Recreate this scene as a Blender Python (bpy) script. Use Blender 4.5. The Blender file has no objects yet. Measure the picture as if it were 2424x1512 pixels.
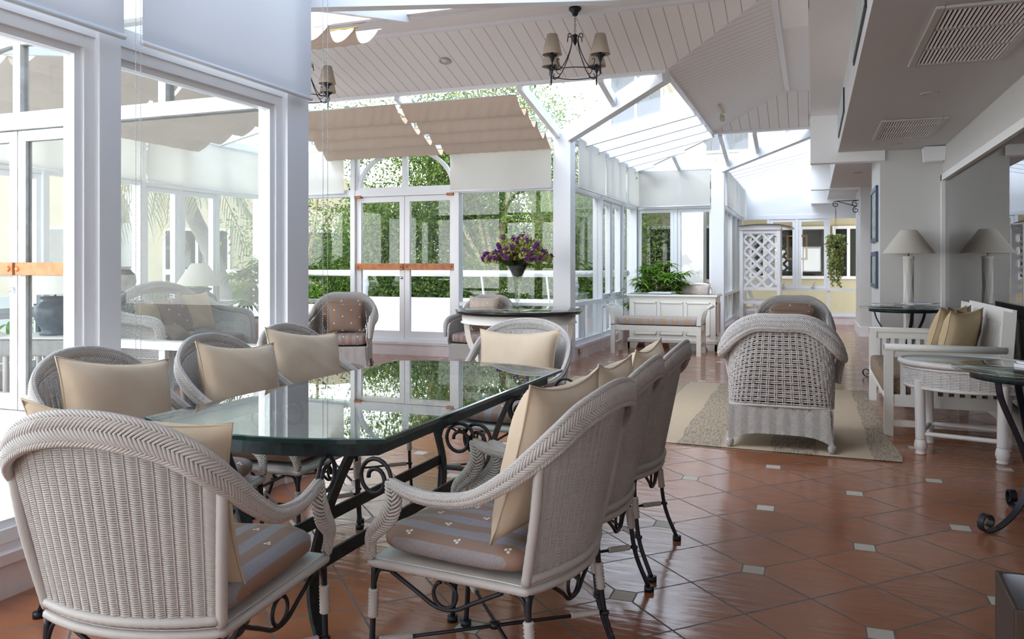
import bpy, math, random
import numpy as np
from mathutils import Vector, Matrix
R = math.radians
scene = bpy.context.scene
col = scene.collection

# ------------------------------------------------------------------ camera
cam_d = bpy.data.cameras.new('camera')
cam = bpy.data.objects.new('camera', cam_d); col.objects.link(cam)
cam_d.sensor_width = 36.0; cam_d.sensor_fit = 'HORIZONTAL'
cam_d.lens = 36.0 * 1880.0 / 2424.0
cam_d.shift_y = -130.0 / 2424.0
cam_d.clip_start = 0.05; cam_d.clip_end = 300
cam.location = (0, 0, 1.24)
cam.rotation_euler = (R(90), 0, R(20.7))
scene.camera = cam

# ------------------------------------------------------------------ world
world = bpy.data.worlds.new('overcast_sky'); scene.world = world; world.use_nodes = True
wn = world.node_tree.nodes; wl = world.node_tree.links
bg = wn['Background']
tc = wn.new('ShaderNodeTexCoord'); sep = wn.new('ShaderNodeSeparateXYZ')
ramp = wn.new('ShaderNodeValToRGB')
ramp.color_ramp.elements[0].position = 0.02; ramp.color_ramp.elements[0].color = (1.0, 1.0, 1.0, 1)
ramp.color_ramp.elements[1].position = 0.62; ramp.color_ramp.elements[1].color = (0.13, 0.17, 0.22, 1)
wl.new(tc.outputs['Generated'], sep.inputs[0]); wl.new(sep.outputs['Z'], ramp.inputs[0])
wl.new(ramp.outputs[0], bg.inputs['Color'])
bg.inputs['Strength'].default_value = 5.4
# soft sun from high on the camera side of the house
sd = bpy.data.lights.new('hazy_sun', 'SUN'); sd.energy = 2.6; sd.angle = R(35); sd.color = (1, 0.97, 0.92)
sun = bpy.data.objects.new('hazy_sun', sd); col.objects.link(sun)
sun.rotation_euler = (R(38), R(-22), R(0))

scene.view_settings.view_transform = 'Standard'
scene.view_settings.look = 'None'
scene.view_settings.gamma = 1.0
scene.view_settings.use_curve_mapping = False
scene.view_settings.exposure = 0.75
scene.cycles.transparent_max_bounces = 40
scene.cycles.max_bounces = 12
scene.cycles.diffuse_bounces = 6
scene.cycles.glossy_bounces = 6
scene.cycles.transmission_bounces = 10
scene.cycles.sample_clamp_indirect = 8.0
scene.cycles.caustics_reflective = False
scene.cycles.caustics_refractive = False
scene.cycles.use_denoising = True

# ------------------------------------------------------------------ materials
MATS = {}
def mat(name, colr=(0.8, 0.8, 0.8), rough=0.5, metal=0.0, spec=0.5, bump=None, bscale=60, bdist=0.002, noise=None):
    m = bpy.data.materials.new(name); m.use_nodes = True; MATS[name] = m
    nt = m.node_tree; p = nt.nodes['Principled BSDF']
    p.inputs['Base Color'].default_value = (*colr, 1); p.inputs['Roughness'].default_value = rough
    p.inputs['Metallic'].default_value = metal; p.inputs['Specular IOR Level'].default_value = spec
    if noise:   # (other colour, scale)
        t = nt.nodes.new('ShaderNodeTexCoord'); n = nt.nodes.new('ShaderNodeTexNoise'); n.inputs['Scale'].default_value = noise[1]
        n.inputs['Detail'].default_value = 4
        mx = nt.nodes.new('ShaderNodeMix'); mx.data_type = 'RGBA'
        mx.inputs[6].default_value = (*colr, 1); mx.inputs[7].default_value = (*noise[0], 1)
        rr = nt.nodes.new('ShaderNodeMapRange'); rr.inputs[1].default_value = 0.4; rr.inputs[2].default_value = 0.65
        nt.links.new(t.outputs['Object'], n.inputs['Vector']); nt.links.new(n.outputs[0], rr.inputs[0])
        nt.links.new(rr.outputs[0], mx.inputs[0]); nt.links.new(mx.outputs[2], p.inputs['Base Color'])
    if bump:
        t = nt.nodes.new('ShaderNodeTexCoord'); n = nt.nodes.new('ShaderNodeTexNoise'); n.inputs['Scale'].default_value = bscale
        b = nt.nodes.new('ShaderNodeBump'); b.inputs['Strength'].default_value = bump; b.inputs['Distance'].default_value = bdist
        nt.links.new(t.outputs['Object'], n.inputs['Vector']); nt.links.new(n.outputs[0], b.inputs['Height'])
        nt.links.new(b.outputs[0], p.inputs['Normal'])
    return m
class NG:
    """small helper to write node maths"""
    def __init__(s, m): s.nt = m.node_tree; s.p = s.nt.nodes.get('Principled BSDF')
    def n(s, t): return s.nt.nodes.new(t)
    def l(s, a, b): s.nt.links.new(a, b)
    def m(s, op, a, b=None, c=None):
        x = s.n('ShaderNodeMath'); x.operation = op
        for i, v in enumerate((a, b, c)):
            if v is None: continue
            if isinstance(v, (int, float)): x.inputs[i].default_value = v
            else: s.l(v, x.inputs[i])
        return x.outputs[0]
    def mix(s, f, a, b):
        x = s.n('ShaderNodeMix'); x.data_type = 'RGBA'
        for i, v in ((0, f), (6, a), (7, b)):
            if isinstance(v, (int, float)): x.inputs[i].default_value = v
            elif isinstance(v, tuple): x.inputs[i].default_value = (*v, 1)
            else: s.l(v, x.inputs[i])
        return x.outputs[2]
    def xyz(s, kind='Object'):
        if kind == 'World': o = s.n('ShaderNodeNewGeometry').outputs['Position']
        else: o = s.n('ShaderNodeTexCoord').outputs[kind]
        q = s.n('ShaderNodeSeparateXYZ'); s.l(o, q.inputs[0]); s.vec = o
        return q.outputs
    def noise(s, scale, detail=3, vec=None):
        x = s.n('ShaderNodeTexNoise'); x.inputs['Scale'].default_value = scale; x.inputs['Detail'].default_value = detail
        s.l(vec if vec is not None else s.vec, x.inputs['Vector']); return x.outputs[0]
    def bump(s, h, strength=0.5, dist=0.002):
        b = s.n('ShaderNodeBump'); b.inputs['Strength'].default_value = strength; b.inputs['Distance'].default_value = dist
        s.l(h, b.inputs['Height']); s.l(b.outputs[0], s.p.inputs['Normal']); return b
mat('white_paint', (0.83, 0.83, 0.86), 0.35)
mat('white_metal', (0.82, 0.84, 0.88), 0.3)
mat('plaster', (0.92, 0.92, 0.92), 0.8, bump=0.15, bscale=8, bdist=0.01)
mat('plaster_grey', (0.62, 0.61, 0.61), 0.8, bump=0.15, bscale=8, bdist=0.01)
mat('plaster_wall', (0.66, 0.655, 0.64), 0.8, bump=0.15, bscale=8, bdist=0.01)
mat('plaster_blue', (0.84, 0.86, 0.88), 0.8)
mat('curb', (0.80, 0.76, 0.78), 0.5, noise=((0.74, 0.68, 0.70), 6))
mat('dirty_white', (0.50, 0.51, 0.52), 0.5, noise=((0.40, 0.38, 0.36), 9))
mat('wicker', (0.48, 0.46, 0.45), 0.5, bump=0.2, bscale=200)
mat('wicker_core', (0.22, 0.20, 0.19), 0.8)
mat('wicker_bright', (0.70, 0.68, 0.67), 0.5)
mat('iron', (0.018, 0.02, 0.028), 0.38, 0.4)
mat('iron_patina', (0.012, 0.015, 0.02), 0.45, 0.3, noise=((0.015, 0.04, 0.045), 30))
mat('dark_green', (0.01, 0.07, 0.06), 0.4)
mat('beige_cloth', (0.60, 0.49, 0.37), 0.95, bump=0.5, bscale=350, bdist=0.001, noise=((0.54, 0.43, 0.32), 5))
mat('tan_cloth', (0.55, 0.43, 0.27), 0.95, bump=0.5, bscale=350, bdist=0.001)
mat('brown_cloth', (0.22, 0.155, 0.115), 0.95, bump=0.5, bscale=300, bdist=0.001)
mat('white_lacquer', (0.80, 0.79, 0.75), 0.3)
mat('black_lacquer', (0.006, 0.007, 0.012), 0.06)
mat('orange_wood', (0.50, 0.17, 0.05), 0.45, noise=((0.36, 0.11, 0.03), 14))
mat('bark', (0.32, 0.24, 0.16), 0.9, bump=0.8, bscale=30, bdist=0.02)
mat('pale_bark', (0.52, 0.40, 0.25), 0.9)
mat('palm_bark', (0.22, 0.20, 0.19), 0.9, bump=0.9, bscale=25, bdist=0.03)
mat('soil', (0.05, 0.035, 0.025), 0.95)
mat('terracotta_pot', (0.62, 0.44, 0.38), 0.8, noise=((0.55, 0.40, 0.35), 7))
mat('stone', (0.30, 0.26, 0.22), 0.9, noise=((0.14, 0.11, 0.09), 10), bump=0.8, bscale=18, bdist=0.01)
mat('urn_blue', (0.035, 0.05, 0.07), 0.35, noise=((0.07, 0.09, 0.11), 20))
mat('yellow_wall', (0.55, 0.49, 0.35), 0.9)
mat('beige_wall', (0.40, 0.355, 0.26), 0.9, noise=((0.37, 0.325, 0.235), 2))
mat('concrete', (0.86, 0.855, 0.84), 0.9, noise=((0.78, 0.77, 0.75), 5))
mat('concrete_ledge', (0.62, 0.57, 0.50), 0.9, noise=((0.45, 0.40, 0.34), 4))
mat('gravel', (0.09, 0.095, 0.10), 0.8, noise=((0.2, 0.2, 0.2), 60))
mat('brass', (0.7, 0.45, 0.1), 0.3, 1.0)
mat('chrome', (0.6, 0.6, 0.62), 0.25, 1.0)
mat('bin_wood', (0.055, 0.035, 0.025), 0.5)
mat('duct_shade', (0.03, 0.03, 0.03), 0.9)
mat('vent_metal', (0.52, 0.50, 0.47), 0.5)
mat('side_vent', (0.45, 0.50, 0.49), 0.5)
mat('outlet_cream', (0.62, 0.55, 0.40), 0.5)
mat('louver', (0.40, 0.40, 0.39), 0.6)
mat('purple', (0.24, 0.06, 0.27), 0.8)
mat('petal_green', (0.50, 0.52, 0.17), 0.8)
mat('stem', (0.05, 0.09, 0.02), 0.8)
mat('yellow_flower', (0.75, 0.5, 0.02), 0.8)
mat('frame_blue', (0.05, 0.08, 0.16), 0.4)
mat('reflected_gold', (0.16, 0.10, 0.03), 0.5)
mat('picture_paper', (0.5, 0.55, 0.5), 0.6, noise=((0.15, 0.22, 0.14), 12))
mat('light_lens', (0.8, 0.8, 0.75), 0.3)
def emis(name, c, s):
    m = mat(name, c, 0.4); m.node_tree.nodes['Principled BSDF'].inputs['Emission Color'].default_value = (*c, 1)
    m.node_tree.nodes['Principled BSDF'].inputs['Emission Strength'].default_value = s
emis('lamp_warm', (1.0, 0.72, 0.35), 3.0)

def glass(name, tint=(0.97, 1.0, 0.985), ior=1.45, rough=0.0, extra=0.0):
    m = bpy.data.materials.new(name); m.use_nodes = True; MATS[name] = m; nt = m.node_tree
    nt.nodes.remove(nt.nodes['Principled BSDF']); out = nt.nodes['Material Output']
    t = nt.nodes.new('ShaderNodeBsdfTransparent'); t.inputs[0].default_value = (*tint, 1)
    g = nt.nodes.new('ShaderNodeBsdfGlossy'); g.inputs['Roughness'].default_value = rough
    g_ = NG(m); lw = nt.nodes.new('ShaderNodeLayerWeight'); f0 = ((ior - 1) / (ior + 1)) ** 2
    f5 = g_.m('POWER', lw.outputs['Facing'], 5.0); ad_ = g_.m('ADD', g_.m('MULTIPLY', f5, 1 - f0), f0 + extra)
    class ad: outputs = [g_.m('MINIMUM', ad_, 1.0)]
    mx = nt.nodes.new('ShaderNodeMixShader')
    nt.links.new(ad.outputs[0], mx.inputs[0])
    nt.links.new(t.outputs[0], mx.inputs[1]); nt.links.new(g.outputs[0], mx.inputs[2]); nt.links.new(mx.outputs[0], out.inputs[0])
glass('pane_glass', (0.91, 0.925, 0.92), 1.4)
glass('sky_glass', (0.92, 0.955, 1.0), 1.3)
glass('table_glass', (0.80, 0.90, 0.85), 1.6, 0.0, 0.09)
glass('vase_glass', (0.90, 0.92, 0.89), 1.5, 0.0, 0.05)
glass('mirror_glass', (0.60, 0.60, 0.60), 1.5, 0.0, 0.22)
glass('dark_window', (0.35, 0.38, 0.36), 1.5, 0.0, 0.06)
mat('glass_edge', (0.006, 0.03, 0.026), 0.08)
def cloth_light(name, c, trans, see=0.0, weave=0):
    m = bpy.data.materials.new(name); m.use_nodes = True; MATS[name] = m; nt = m.node_tree
    nt.nodes.remove(nt.nodes['Principled BSDF']); out = nt.nodes['Material Output']
    d = nt.nodes.new('ShaderNodeBsdfDiffuse'); d.inputs[0].default_value = (*c, 1)
    t = nt.nodes.new('ShaderNodeBsdfTranslucent'); t.inputs[0].default_value = (*c, 1)
    x = nt.nodes.new('ShaderNodeMixShader'); x.inputs[0].default_value = trans
    nt.links.new(d.outputs[0], x.inputs[1]); nt.links.new(t.outputs[0], x.inputs[2])
    y = nt.nodes.new('ShaderNodeMixShader'); y.inputs[0].default_value = see
    tr = nt.nodes.new('ShaderNodeBsdfTransparent')
    nt.links.new(x.outputs[0], y.inputs[1]); nt.links.new(tr.outputs[0], y.inputs[2]); nt.links.new(y.outputs[0], out.inputs[0])
cloth_light('blind_cloth', (0.86, 0.84, 0.80), 0.45, 0.13)
cloth_light('blind_near', (0.80, 0.81, 0.84), 0.22, 0.05)
cloth_light('roman_cloth', (0.58, 0.46, 0.36), 0.10, 0.0)
cloth_light('lamp_shade', (0.85, 0.82, 0.76), 0.4, 0.0)
cloth_light('shade_beige', (0.70, 0.62, 0.52), 0.3, 0.0)
cloth_light('liner', (0.8, 0.85, 0.95), 0.4, 0.25)
def leaf(name, c, c2, trans=0.35):
    m = bpy.data.materials.new(name); m.use_nodes = True; MATS[name] = m; nt = m.node_tree
    g = NG(m); nt.nodes.remove(nt.nodes['Principled BSDF']); out = nt.nodes['Material Output']
    g.xyz('Object'); f = g.noise(9, 2)
    f = g.m('MULTIPLY', g.m('SUBTRACT', f, 0.38), 4); f = g.m('MINIMUM', g.m('MAXIMUM', f, 0), 1)
    cc = g.mix(f, c, c2)
    d = nt.nodes.new('ShaderNodeBsdfDiffuse'); t = nt.nodes.new('ShaderNodeBsdfTranslucent')
    g.l(cc, d.inputs[0]); g.l(cc, t.inputs[0])
    x = nt.nodes.new('ShaderNodeMixShader'); x.inputs[0].default_value = trans
    g.l(d.outputs[0], x.inputs[1]); g.l(t.outputs[0], x.inputs[2]); g.l(x.outputs[0], out.inputs[0])
leaf('tree_leaf', (0.07, 0.14, 0.035), (0.20, 0.30, 0.07), .45)
leaf('tree_leaf_light', (0.16, 0.27, 0.06), (0.32, 0.42, 0.11), .5)
leaf('tree_leaf_dark', (0.04, 0.085, 0.025), (0.12, 0.19, 0.05), .4)
leaf('palm_leaf', (0.07, 0.19, 0.02), (0.24, 0.40, 0.06))
leaf('frond_leaf', (0.20, 0.22, 0.16), (0.30, 0.30, 0.20))
leaf('frond_orange', (0.50, 0.36, 0.10), (0.62, 0.48, 0.16))
leaf('ivy_leaf', (0.16, 0.24, 0.06), (0.46, 0.46, 0.20))

# floor: terracotta tiles at 45 degrees with small cream insets at every second crossing
m = mat('terracotta_tiles', (0.4, 0.15, 0.07), 0.2); g = NG(m)
o = g.xyz('World'); X, Y = o[0], o[1]
d1 = g.m('MULTIPLY', g.m('ADD', X, Y), 0.70711); d2 = g.m('MULTIPLY', g.m('SUBTRACT', Y, X), 0.70711)
nz = g.noise(2.2, 2); wob = g.m('MULTIPLY', g.m('SUBTRACT', nz, 0.5), 0.010)
d1 = g.m('ADD', g.m('SUBTRACT', d1, 0.3645 - 62), wob); d2 = g.m('ADD', g.m('SUBTRACT', d2, 0.060 - 62), wob)
def cell(v, p):   # distance to nearest multiple of p
    a = g.m('MODULO', v, p); return g.m('MINIMUM', a, g.m('SUBTRACT', p, a))
g1, g2 = cell(d1, 0.31), cell(d2, 0.31)
grout = g.m('LESS_THAN', g.m('MINIMUM', g1, g2), 0.0042)
e = g.m('ADD', cell(d1, 0.62), cell(d2, 0.62))
ins = g.m('LESS_THAN', e, 0.058); ing = g.m('LESS_THAN', e, 0.066)
grout = g.m('MAXIMUM', grout, ing)
cv = g.n('ShaderNodeCombineXYZ'); g.l(g.m('FLOOR', g.m('DIVIDE', d1, 0.31)), cv.inputs[0]); g.l(g.m('FLOOR', g.m('DIVIDE', d2, 0.31)), cv.inputs[1])
wnz = g.n('ShaderNodeTexWhiteNoise'); g.l(cv.outputs[0], wnz.inputs['Vector'])
sc = g.n('ShaderNodeMapping'); sc.inputs['Scale'].default_value = (1, 5, 1); sc.inputs['Rotation'].default_value = (0, 0, R(30)); g.l(g.vec, sc.inputs[0])
streak = g.noise(3.0, 4, sc.outputs[0])
ca = g.mix(wnz.outputs[0], (0.33, 0.125, 0.062), (0.235, 0.09, 0.055))
cb = g.mix(g.m('MULTIPLY', streak, 0.9), ca, (0.42, 0.165, 0.075))
cg = g.mix(grout, cb, (0.13, 0.11, 0.10)); cf = g.mix(ins, cg, (0.56, 0.52, 0.44))
g.l(cf, g.p.inputs['Base Color'])
g.l(g.m('ADD', g.m('MULTIPLY', grout, 0.45), g.m('ADD', 0.10, g.m('MULTIPLY', streak, 0.12))), g.p.inputs['Roughness'])
g.p.inputs['Specular IOR Level'].default_value = 0.75
h = g.m('ADD', g.m('MULTIPLY', g.m('SUBTRACT', 1.0, grout), 0.5), g.m('ADD', g.m('MULTIPLY', g.noise(4, 3, sc.outputs[0]), 0.9), g.m('MULTIPLY', wnz.outputs[0], 0.1)))
g.bump(h, 0.22, 0.012)

def boards(name, axis, period=0.135):
    m = mat(name, (0.93, 0.92, 0.91), 0.55); g = NG(m); o = g.xyz('World')
    v = g.m('MODULO', g.m('ADD', o[axis], 50.0), period)
    gr = g.m('LESS_THAN', v, 0.008)
    g.l(g.mix(gr, (0.93, 0.92, 0.91), (0.5, 0.47, 0.45)), g.p.inputs['Base Color'])
    g.bump(g.m('SUBTRACT', 1.0, gr), 0.6, 0.004)
boards('boards_x', 0); boards('boards_y', 1)

def stripes(name, ax, ca, cb, p=0.080, wh=(0.75, 0.72, 0.66), rough=0.6, my=1):
    """brown and lilac striped brocade with pale leaf motifs"""
    m = mat(name, ca, rough); g = NG(m); o = g.xyz('Object')
    u = g.m('ADD', o[ax], 10.0); v = g.m('ADD', o[my], 10.0)
    s = g.m('GREATER_THAN', g.m('MODULO', u, p), p * 0.5)
    det = g.n('ShaderNodeTexVoronoi'); det.feature = 'DISTANCE_TO_EDGE'; det.inputs['Scale'].default_value = 75; g.l(g.vec, det.inputs['Vector'])
    fl = g.m('LESS_THAN', det.outputs['Distance'], 0.06)
    cbb = g.mix(g.m('MULTIPLY', fl, 0.45), cb, ca)
    cc = g.mix(s, ca, cbb)
    # trefoils on the brown stripes
    q = 2 * p
    row = g.m('MODULO', g.m('FLOOR', g.m('DIVIDE', u, p)), 2.0)
    uu = g.m('SUBTRACT', g.m('MODULO', u, p), p * 0.25)
    vv = g.m('SUBTRACT', g.m('MODULO', g.m('ADD', v, g.m('MULTIPLY', row, 0.08)), 0.16), 0.08)
    dm = None
    for (a, b) in ((0.0, 0.006), (0.0055, -0.004), (-0.0055, -0.004)):
        dx = g.m('SUBTRACT', uu, a); dy = g.m('SUBTRACT', vv, b)
        d = g.m('ADD', g.m('MULTIPLY', dx, dx), g.m('MULTIPLY', dy, dy)); dm = d if dm is None else g.m('MINIMUM', dm, d)
    dot = g.m('LESS_THAN', dm, 0.0045 ** 2)
    g.l(g.mix(dot, cc, wh), g.p.inputs['Base Color'])
    g.bump(g.m('ADD', fl, g.noise(300, 2)), 0.15, 0.001)
BR = (0.27, 0.165, 0.12); LI = (0.27, 0.255, 0.285)
stripes('brocade_x', 0, BR, LI)
stripes('brocade_face', 0, (0.25, 0.14, 0.085), (0.21, 0.155, 0.135), 0.10, my=2)
stripes('brocade_light', 0, (0.55, 0.42, 0.32), (0.50, 0.46, 0.47), 0.10, my=2)
stripes('brocade_bench', 0, (0.46, 0.33, 0.22), (0.42, 0.37, 0.37), 0.165, my=2)
m = mat('basket_weave', (0.80, 0.78, 0.76), 0.5); g = NG(m); o = g.xyz('Object')
diag = g.m('ADD', g.m('ADD', o[0], o[1]), o[2]); dg2 = g.m('SUBTRACT', g.m('ADD', o[0], o[1]), o[2])
zz = g.m('PINGPONG', g.m('ADD', g.m('ADD', o[0], o[1]), 10.0), 0.045); hh = g.m('SINE', g.m('MULTIPLY', g.m('ADD', o[2], zz), 620.0))
g.bump(hh, 0.8, 0.004)
g.l(g.mix(g.m('MULTIPLY', g.m('ADD', hh, 1.0), 0.5), (0.50, 0.48, 0.47), (0.64, 0.62, 0.61)), g.p.inputs['Base Color'])
# rug: hand woven bands
m = mat('rug_weave', (0.5, 0.42, 0.3), 0.95); g = NG(m); o = g.xyz('World')
n1 = g.noise(1.6, 2); xx = g.m('ADD', g.m('ADD', o[0], 20.0), g.m('MULTIPLY', g.m('SUBTRACT', n1, 0.5), 0.10))
band = g.m('LESS_THAN', g.m('MODULO', g.m('ADD', xx, 0.10), 0.62), 0.30)
mp = g.n('ShaderNodeMapping'); mp.inputs['Scale'].default_value = (120, 9, 1); g.l(g.vec, mp.inputs[0])
st = g.noise(1.0, 3, mp.outputs[0]); st = g.m('GREATER_THAN', st, 0.53)
mp2 = g.n('ShaderNodeMapping'); mp2.inputs['Scale'].default_value = (6, 200, 1); g.l(g.vec, mp2.inputs[0])
rib = g.noise(1.0, 2, mp2.outputs[0])
dark = g.mix(st, (0.43, 0.35, 0.26), (0.28, 0.225, 0.17)); light = g.mix(rib, (0.58, 0.47, 0.34), (0.50, 0.40, 0.29))
g.l(g.mix(band, light, dark), g.p.inputs['Base Color'])
g.bump(g.m('ADD', st, rib), 0.7, 0.006)
m = mat('magazine_cover', (0.5, 0.4, 0.45), 0.25); g = NG(m); g.xyz('Object')
vo = g.n('ShaderNodeTexVoronoi'); vo.inputs['Scale'].default_value = 14; g.l(g.vec, vo.inputs['Vector'])
g.l(g.mix(0.45, vo.outputs['Color'], (0.45, 0.40, 0.48)), g.p.inputs['Base Color'])
mat('paper', (0.75, 0.75, 0.8), 0.6)
# ------------------------------------------------------------------ mesh helpers
def vec(p): return Vector(p)
def cr(pts, n=6):
    """Catmull-Rom through pts, n samples per span"""
    P = [Vector(p) for p in pts]; P = [P[0] * 2 - P[1]] + P + [P[-1] * 2 - P[-2]]; out = []
    for i in range(1, len(P) - 2):
        for k in range(n):
            t = k / n; a, b, c, d = P[i - 1], P[i], P[i + 1], P[i + 2]
            out.append(0.5 * ((2 * b) + (c - a) * t + (2 * a - 5 * b + 4 * c - d) * t * t + (3 * b - a - 3 * c + d) * t ** 3))
    out.append(P[-2].copy()); return out
class MB:
    def __init__(s): s.v = []; s.f = []; s.mi = []; s.sm = []
    def add(s, vs, fs, m=0, smooth=False):
        b = len(s.v); s.v += [tuple(v) for v in vs]
        for f in fs: s.f.append([b + i for i in f]); s.mi.append(m); s.sm.append(smooth)
    def box(s, a, b, m=0):
        x0, y0, z0 = a; x1, y1, z1 = b
        s.add([(x0, y0, z0), (x1, y0, z0), (x1, y1, z0), (x0, y1, z0), (x0, y0, z1), (x1, y0, z1), (x1, y1, z1), (x0, y1, z1)],
              [(0, 3, 2, 1), (4, 5, 6, 7), (0, 1, 5, 4), (1, 2, 6, 5), (2, 3, 7, 6), (3, 0, 4, 7)], m)
    def bar(s, p, q, w, h, up=(0, 0, 1), m=0):
        p = Vector(p); q = Vector(q); t = (q - p).normalized(); u = Vector(up); u = (u - t * u.dot(t)).normalized(); b = t.cross(u)
        vs = []
        for c in (p, q):
            for (i, j) in ((-1, -1), (1, -1), (1, 1), (-1, 1)): vs.append(c + b * (i * w / 2) + u * (j * h / 2))
        s.add(vs, [(0, 3, 2, 1), (4, 5, 6, 7), (0, 1, 5, 4), (1, 2, 6, 5), (2, 3, 7, 6), (3, 0, 4, 7)], m)
    def sweep(s, pts, rx, ry=None, up=None, sides=8, m=0, closed=False, cap=True, square=False, smooth=True):
        P = [Vector(p) for p in pts]; n = len(P); ry = rx if ry is None else ry
        T = []
        for i in range(n):
            if closed: t = P[(i + 1) % n] - P[i - 1]
            else: t = P[min(i + 1, n - 1)] - P[max(i - 1, 0)]
            T.append(t.normalized() if t.length > 1e-9 else Vector((0, 0, 1)))
        N = None; vs = []
        for i in range(n):
            t = T[i]
            if up is not None:
                u = Vector(up[i] if isinstance(up, list) else up); N = u - t * u.dot(t)
                if N.length < 1e-6: N = t.orthogonal()
            elif N is None: N = t.orthogonal()
            else: N = N - t * N.dot(t)
            N = N.normalized(); B = t.cross(N)
            a = rx[i] if isinstance(rx, (list, tuple)) else rx; b = ry[i] if isinstance(ry, (list, tuple)) else ry
            if square: prof = ((-1, -1), (1, -1), (1, 1), (-1, 1))
            else: prof = [(math.cos(2 * math.pi * k / sides), math.sin(2 * math.pi * k / sides)) for k in range(sides)]
            for (c, d) in prof: vs.append(P[i] + N * (a * c) + B * (b * d))
        k = 4 if square else sides; fs = []
        for i in range(n if closed else n - 1):
            j = (i + 1) % n
            for q in range(k): fs.append((i * k + q, i * k + (q + 1) % k, j * k + (q + 1) % k, j * k + q))
        if cap and not closed: fs.append(tuple(range(k))[::-1]); fs.append(tuple((n - 1) * k + q for q in range(k)))
        s.add(vs, fs, m, smooth and not square)
    def lathe(s, prof, c=(0, 0, 0), n=28, m=0, smooth=True, sx=1, sy=1, cap=True):
        vs = []; k = len(prof)
        for i in range(n):
            a = 2 * math.pi * i / n
            for (r, z) in prof: vs.append((c[0] + sx * r * math.cos(a), c[1] + sy * r * math.sin(a), c[2] + z))
        fs = []
        for i in range(n):
            j = (i + 1) % n
            for q in range(k - 1): fs.append((i * k + q, j * k + q, j * k + q + 1, i * k + q + 1))
        if cap:
            if prof[0][0] > 1e-4: fs.append(tuple(i * k for i in range(n))[::-1])
            if prof[-1][0] > 1e-4: fs.append(tuple(i * k + k - 1 for i in range(n)))
        s.add(vs, fs, m, smooth)
    def prism(s, poly, d, m=0):
        """poly: list of 3D points (planar), extruded by vector d"""
        n = len(poly); d = Vector(d); P = [Vector(p) for p in poly]
        s.add(P + [p + d for p in P], [tuple(range(n)), tuple(range(2 * n - 1, n - 1, -1))] + [(i, i + n, (i + 1) % n + n, (i + 1) % n)[::-1] for i in range(n)], m)
    def grid(s, fn, nu, nv, m=0, smooth=True, closed_u=False):
        vs = [fn(i / (nu if closed_u else nu - 1), j / (nv - 1)) for i in range(nu) for j in range(nv)]
        fs = []
        for i in range(nu if closed_u else nu - 1):
            for j in range(nv - 1):
                a = i * nv + j; b = ((i + 1) % nu) * nv + j; fs.append((a, b, b + 1, a + 1))
        s.add(vs, fs, m, smooth)
    def blade(s, base, d, L, w, droop=0.3, m=0, n=4, up=(0, 0, 1)):
        base = Vector(base); d = Vector(d).normalized(); side = d.cross(Vector(up))
        if side.length < 1e-3: side = Vector((1, 0, 0))
        side.normalize(); vs = []
        for i in range(n + 1):
            t = i / n; c = base + d * (L * t) + Vector((0, 0, -droop * L * t * t)); ww = w * (math.sin(math.pi * min(1, 0.12 + t * 0.88)) ** 0.7 if t < 1 else 0.02)
            vs += [c - side * ww / 2, c + side * ww / 2]
        s.add(vs, [(2 * i, 2 * i + 1, 2 * i + 3, 2 * i + 2) for i in range(n)], m)
    def xf(s, M, start=0):
        for i in range(start, len(s.v)): s.v[i] = tuple(M @ Vector(s.v[i]))
        return s
    def build(s, name, mats, parent=None, **kw):
        me = bpy.data.meshes.new(name)
        me.from_pydata(s.v, [], s.f)
        if isinstance(mats, str): mats = [mats]
        for mm in mats: me.materials.append(MATS[mm])
        me.polygons.foreach_set('material_index', s.mi); me.polygons.foreach_set('use_smooth', s.sm)
        me.update()
        o = bpy.data.objects.new(name, me); col.objects.link(o)
        if parent is not None: o.parent = parent
        tag(o, **kw); return o
def tag(o, label=None, cat=None, group=None, kind=None):
    if label: o['label'] = label
    if cat: o['category'] = cat
    if group: o['group'] = group
    if kind: o['kind'] = kind
    return o
def empty(name, loc=(0, 0, 0), rz=0.0, **kw):
    o = bpy.data.objects.new(name, None); col.objects.link(o); o.empty_display_size = 0.1
    o.location = loc; o.rotation_euler = (0, 0, rz); return tag(o, **kw)
def copy_tree(o, parent=None, first=True):
    c = o.copy(); col.objects.link(c)
    if parent is not None: c.parent = parent
    for ch in [x for x in list(bpy.data.objects) if x.parent == o]: copy_tree(ch, c, False)
    return c
def kids(o): return [x for x in bpy.data.objects if x.parent == o]
def bevel(o, w=0.004, seg=2):
    b = o.modifiers.new('bevel', 'BEVEL'); b.width = w; b.segments = seg; b.limit_method = 'ANGLE'; return o
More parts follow.
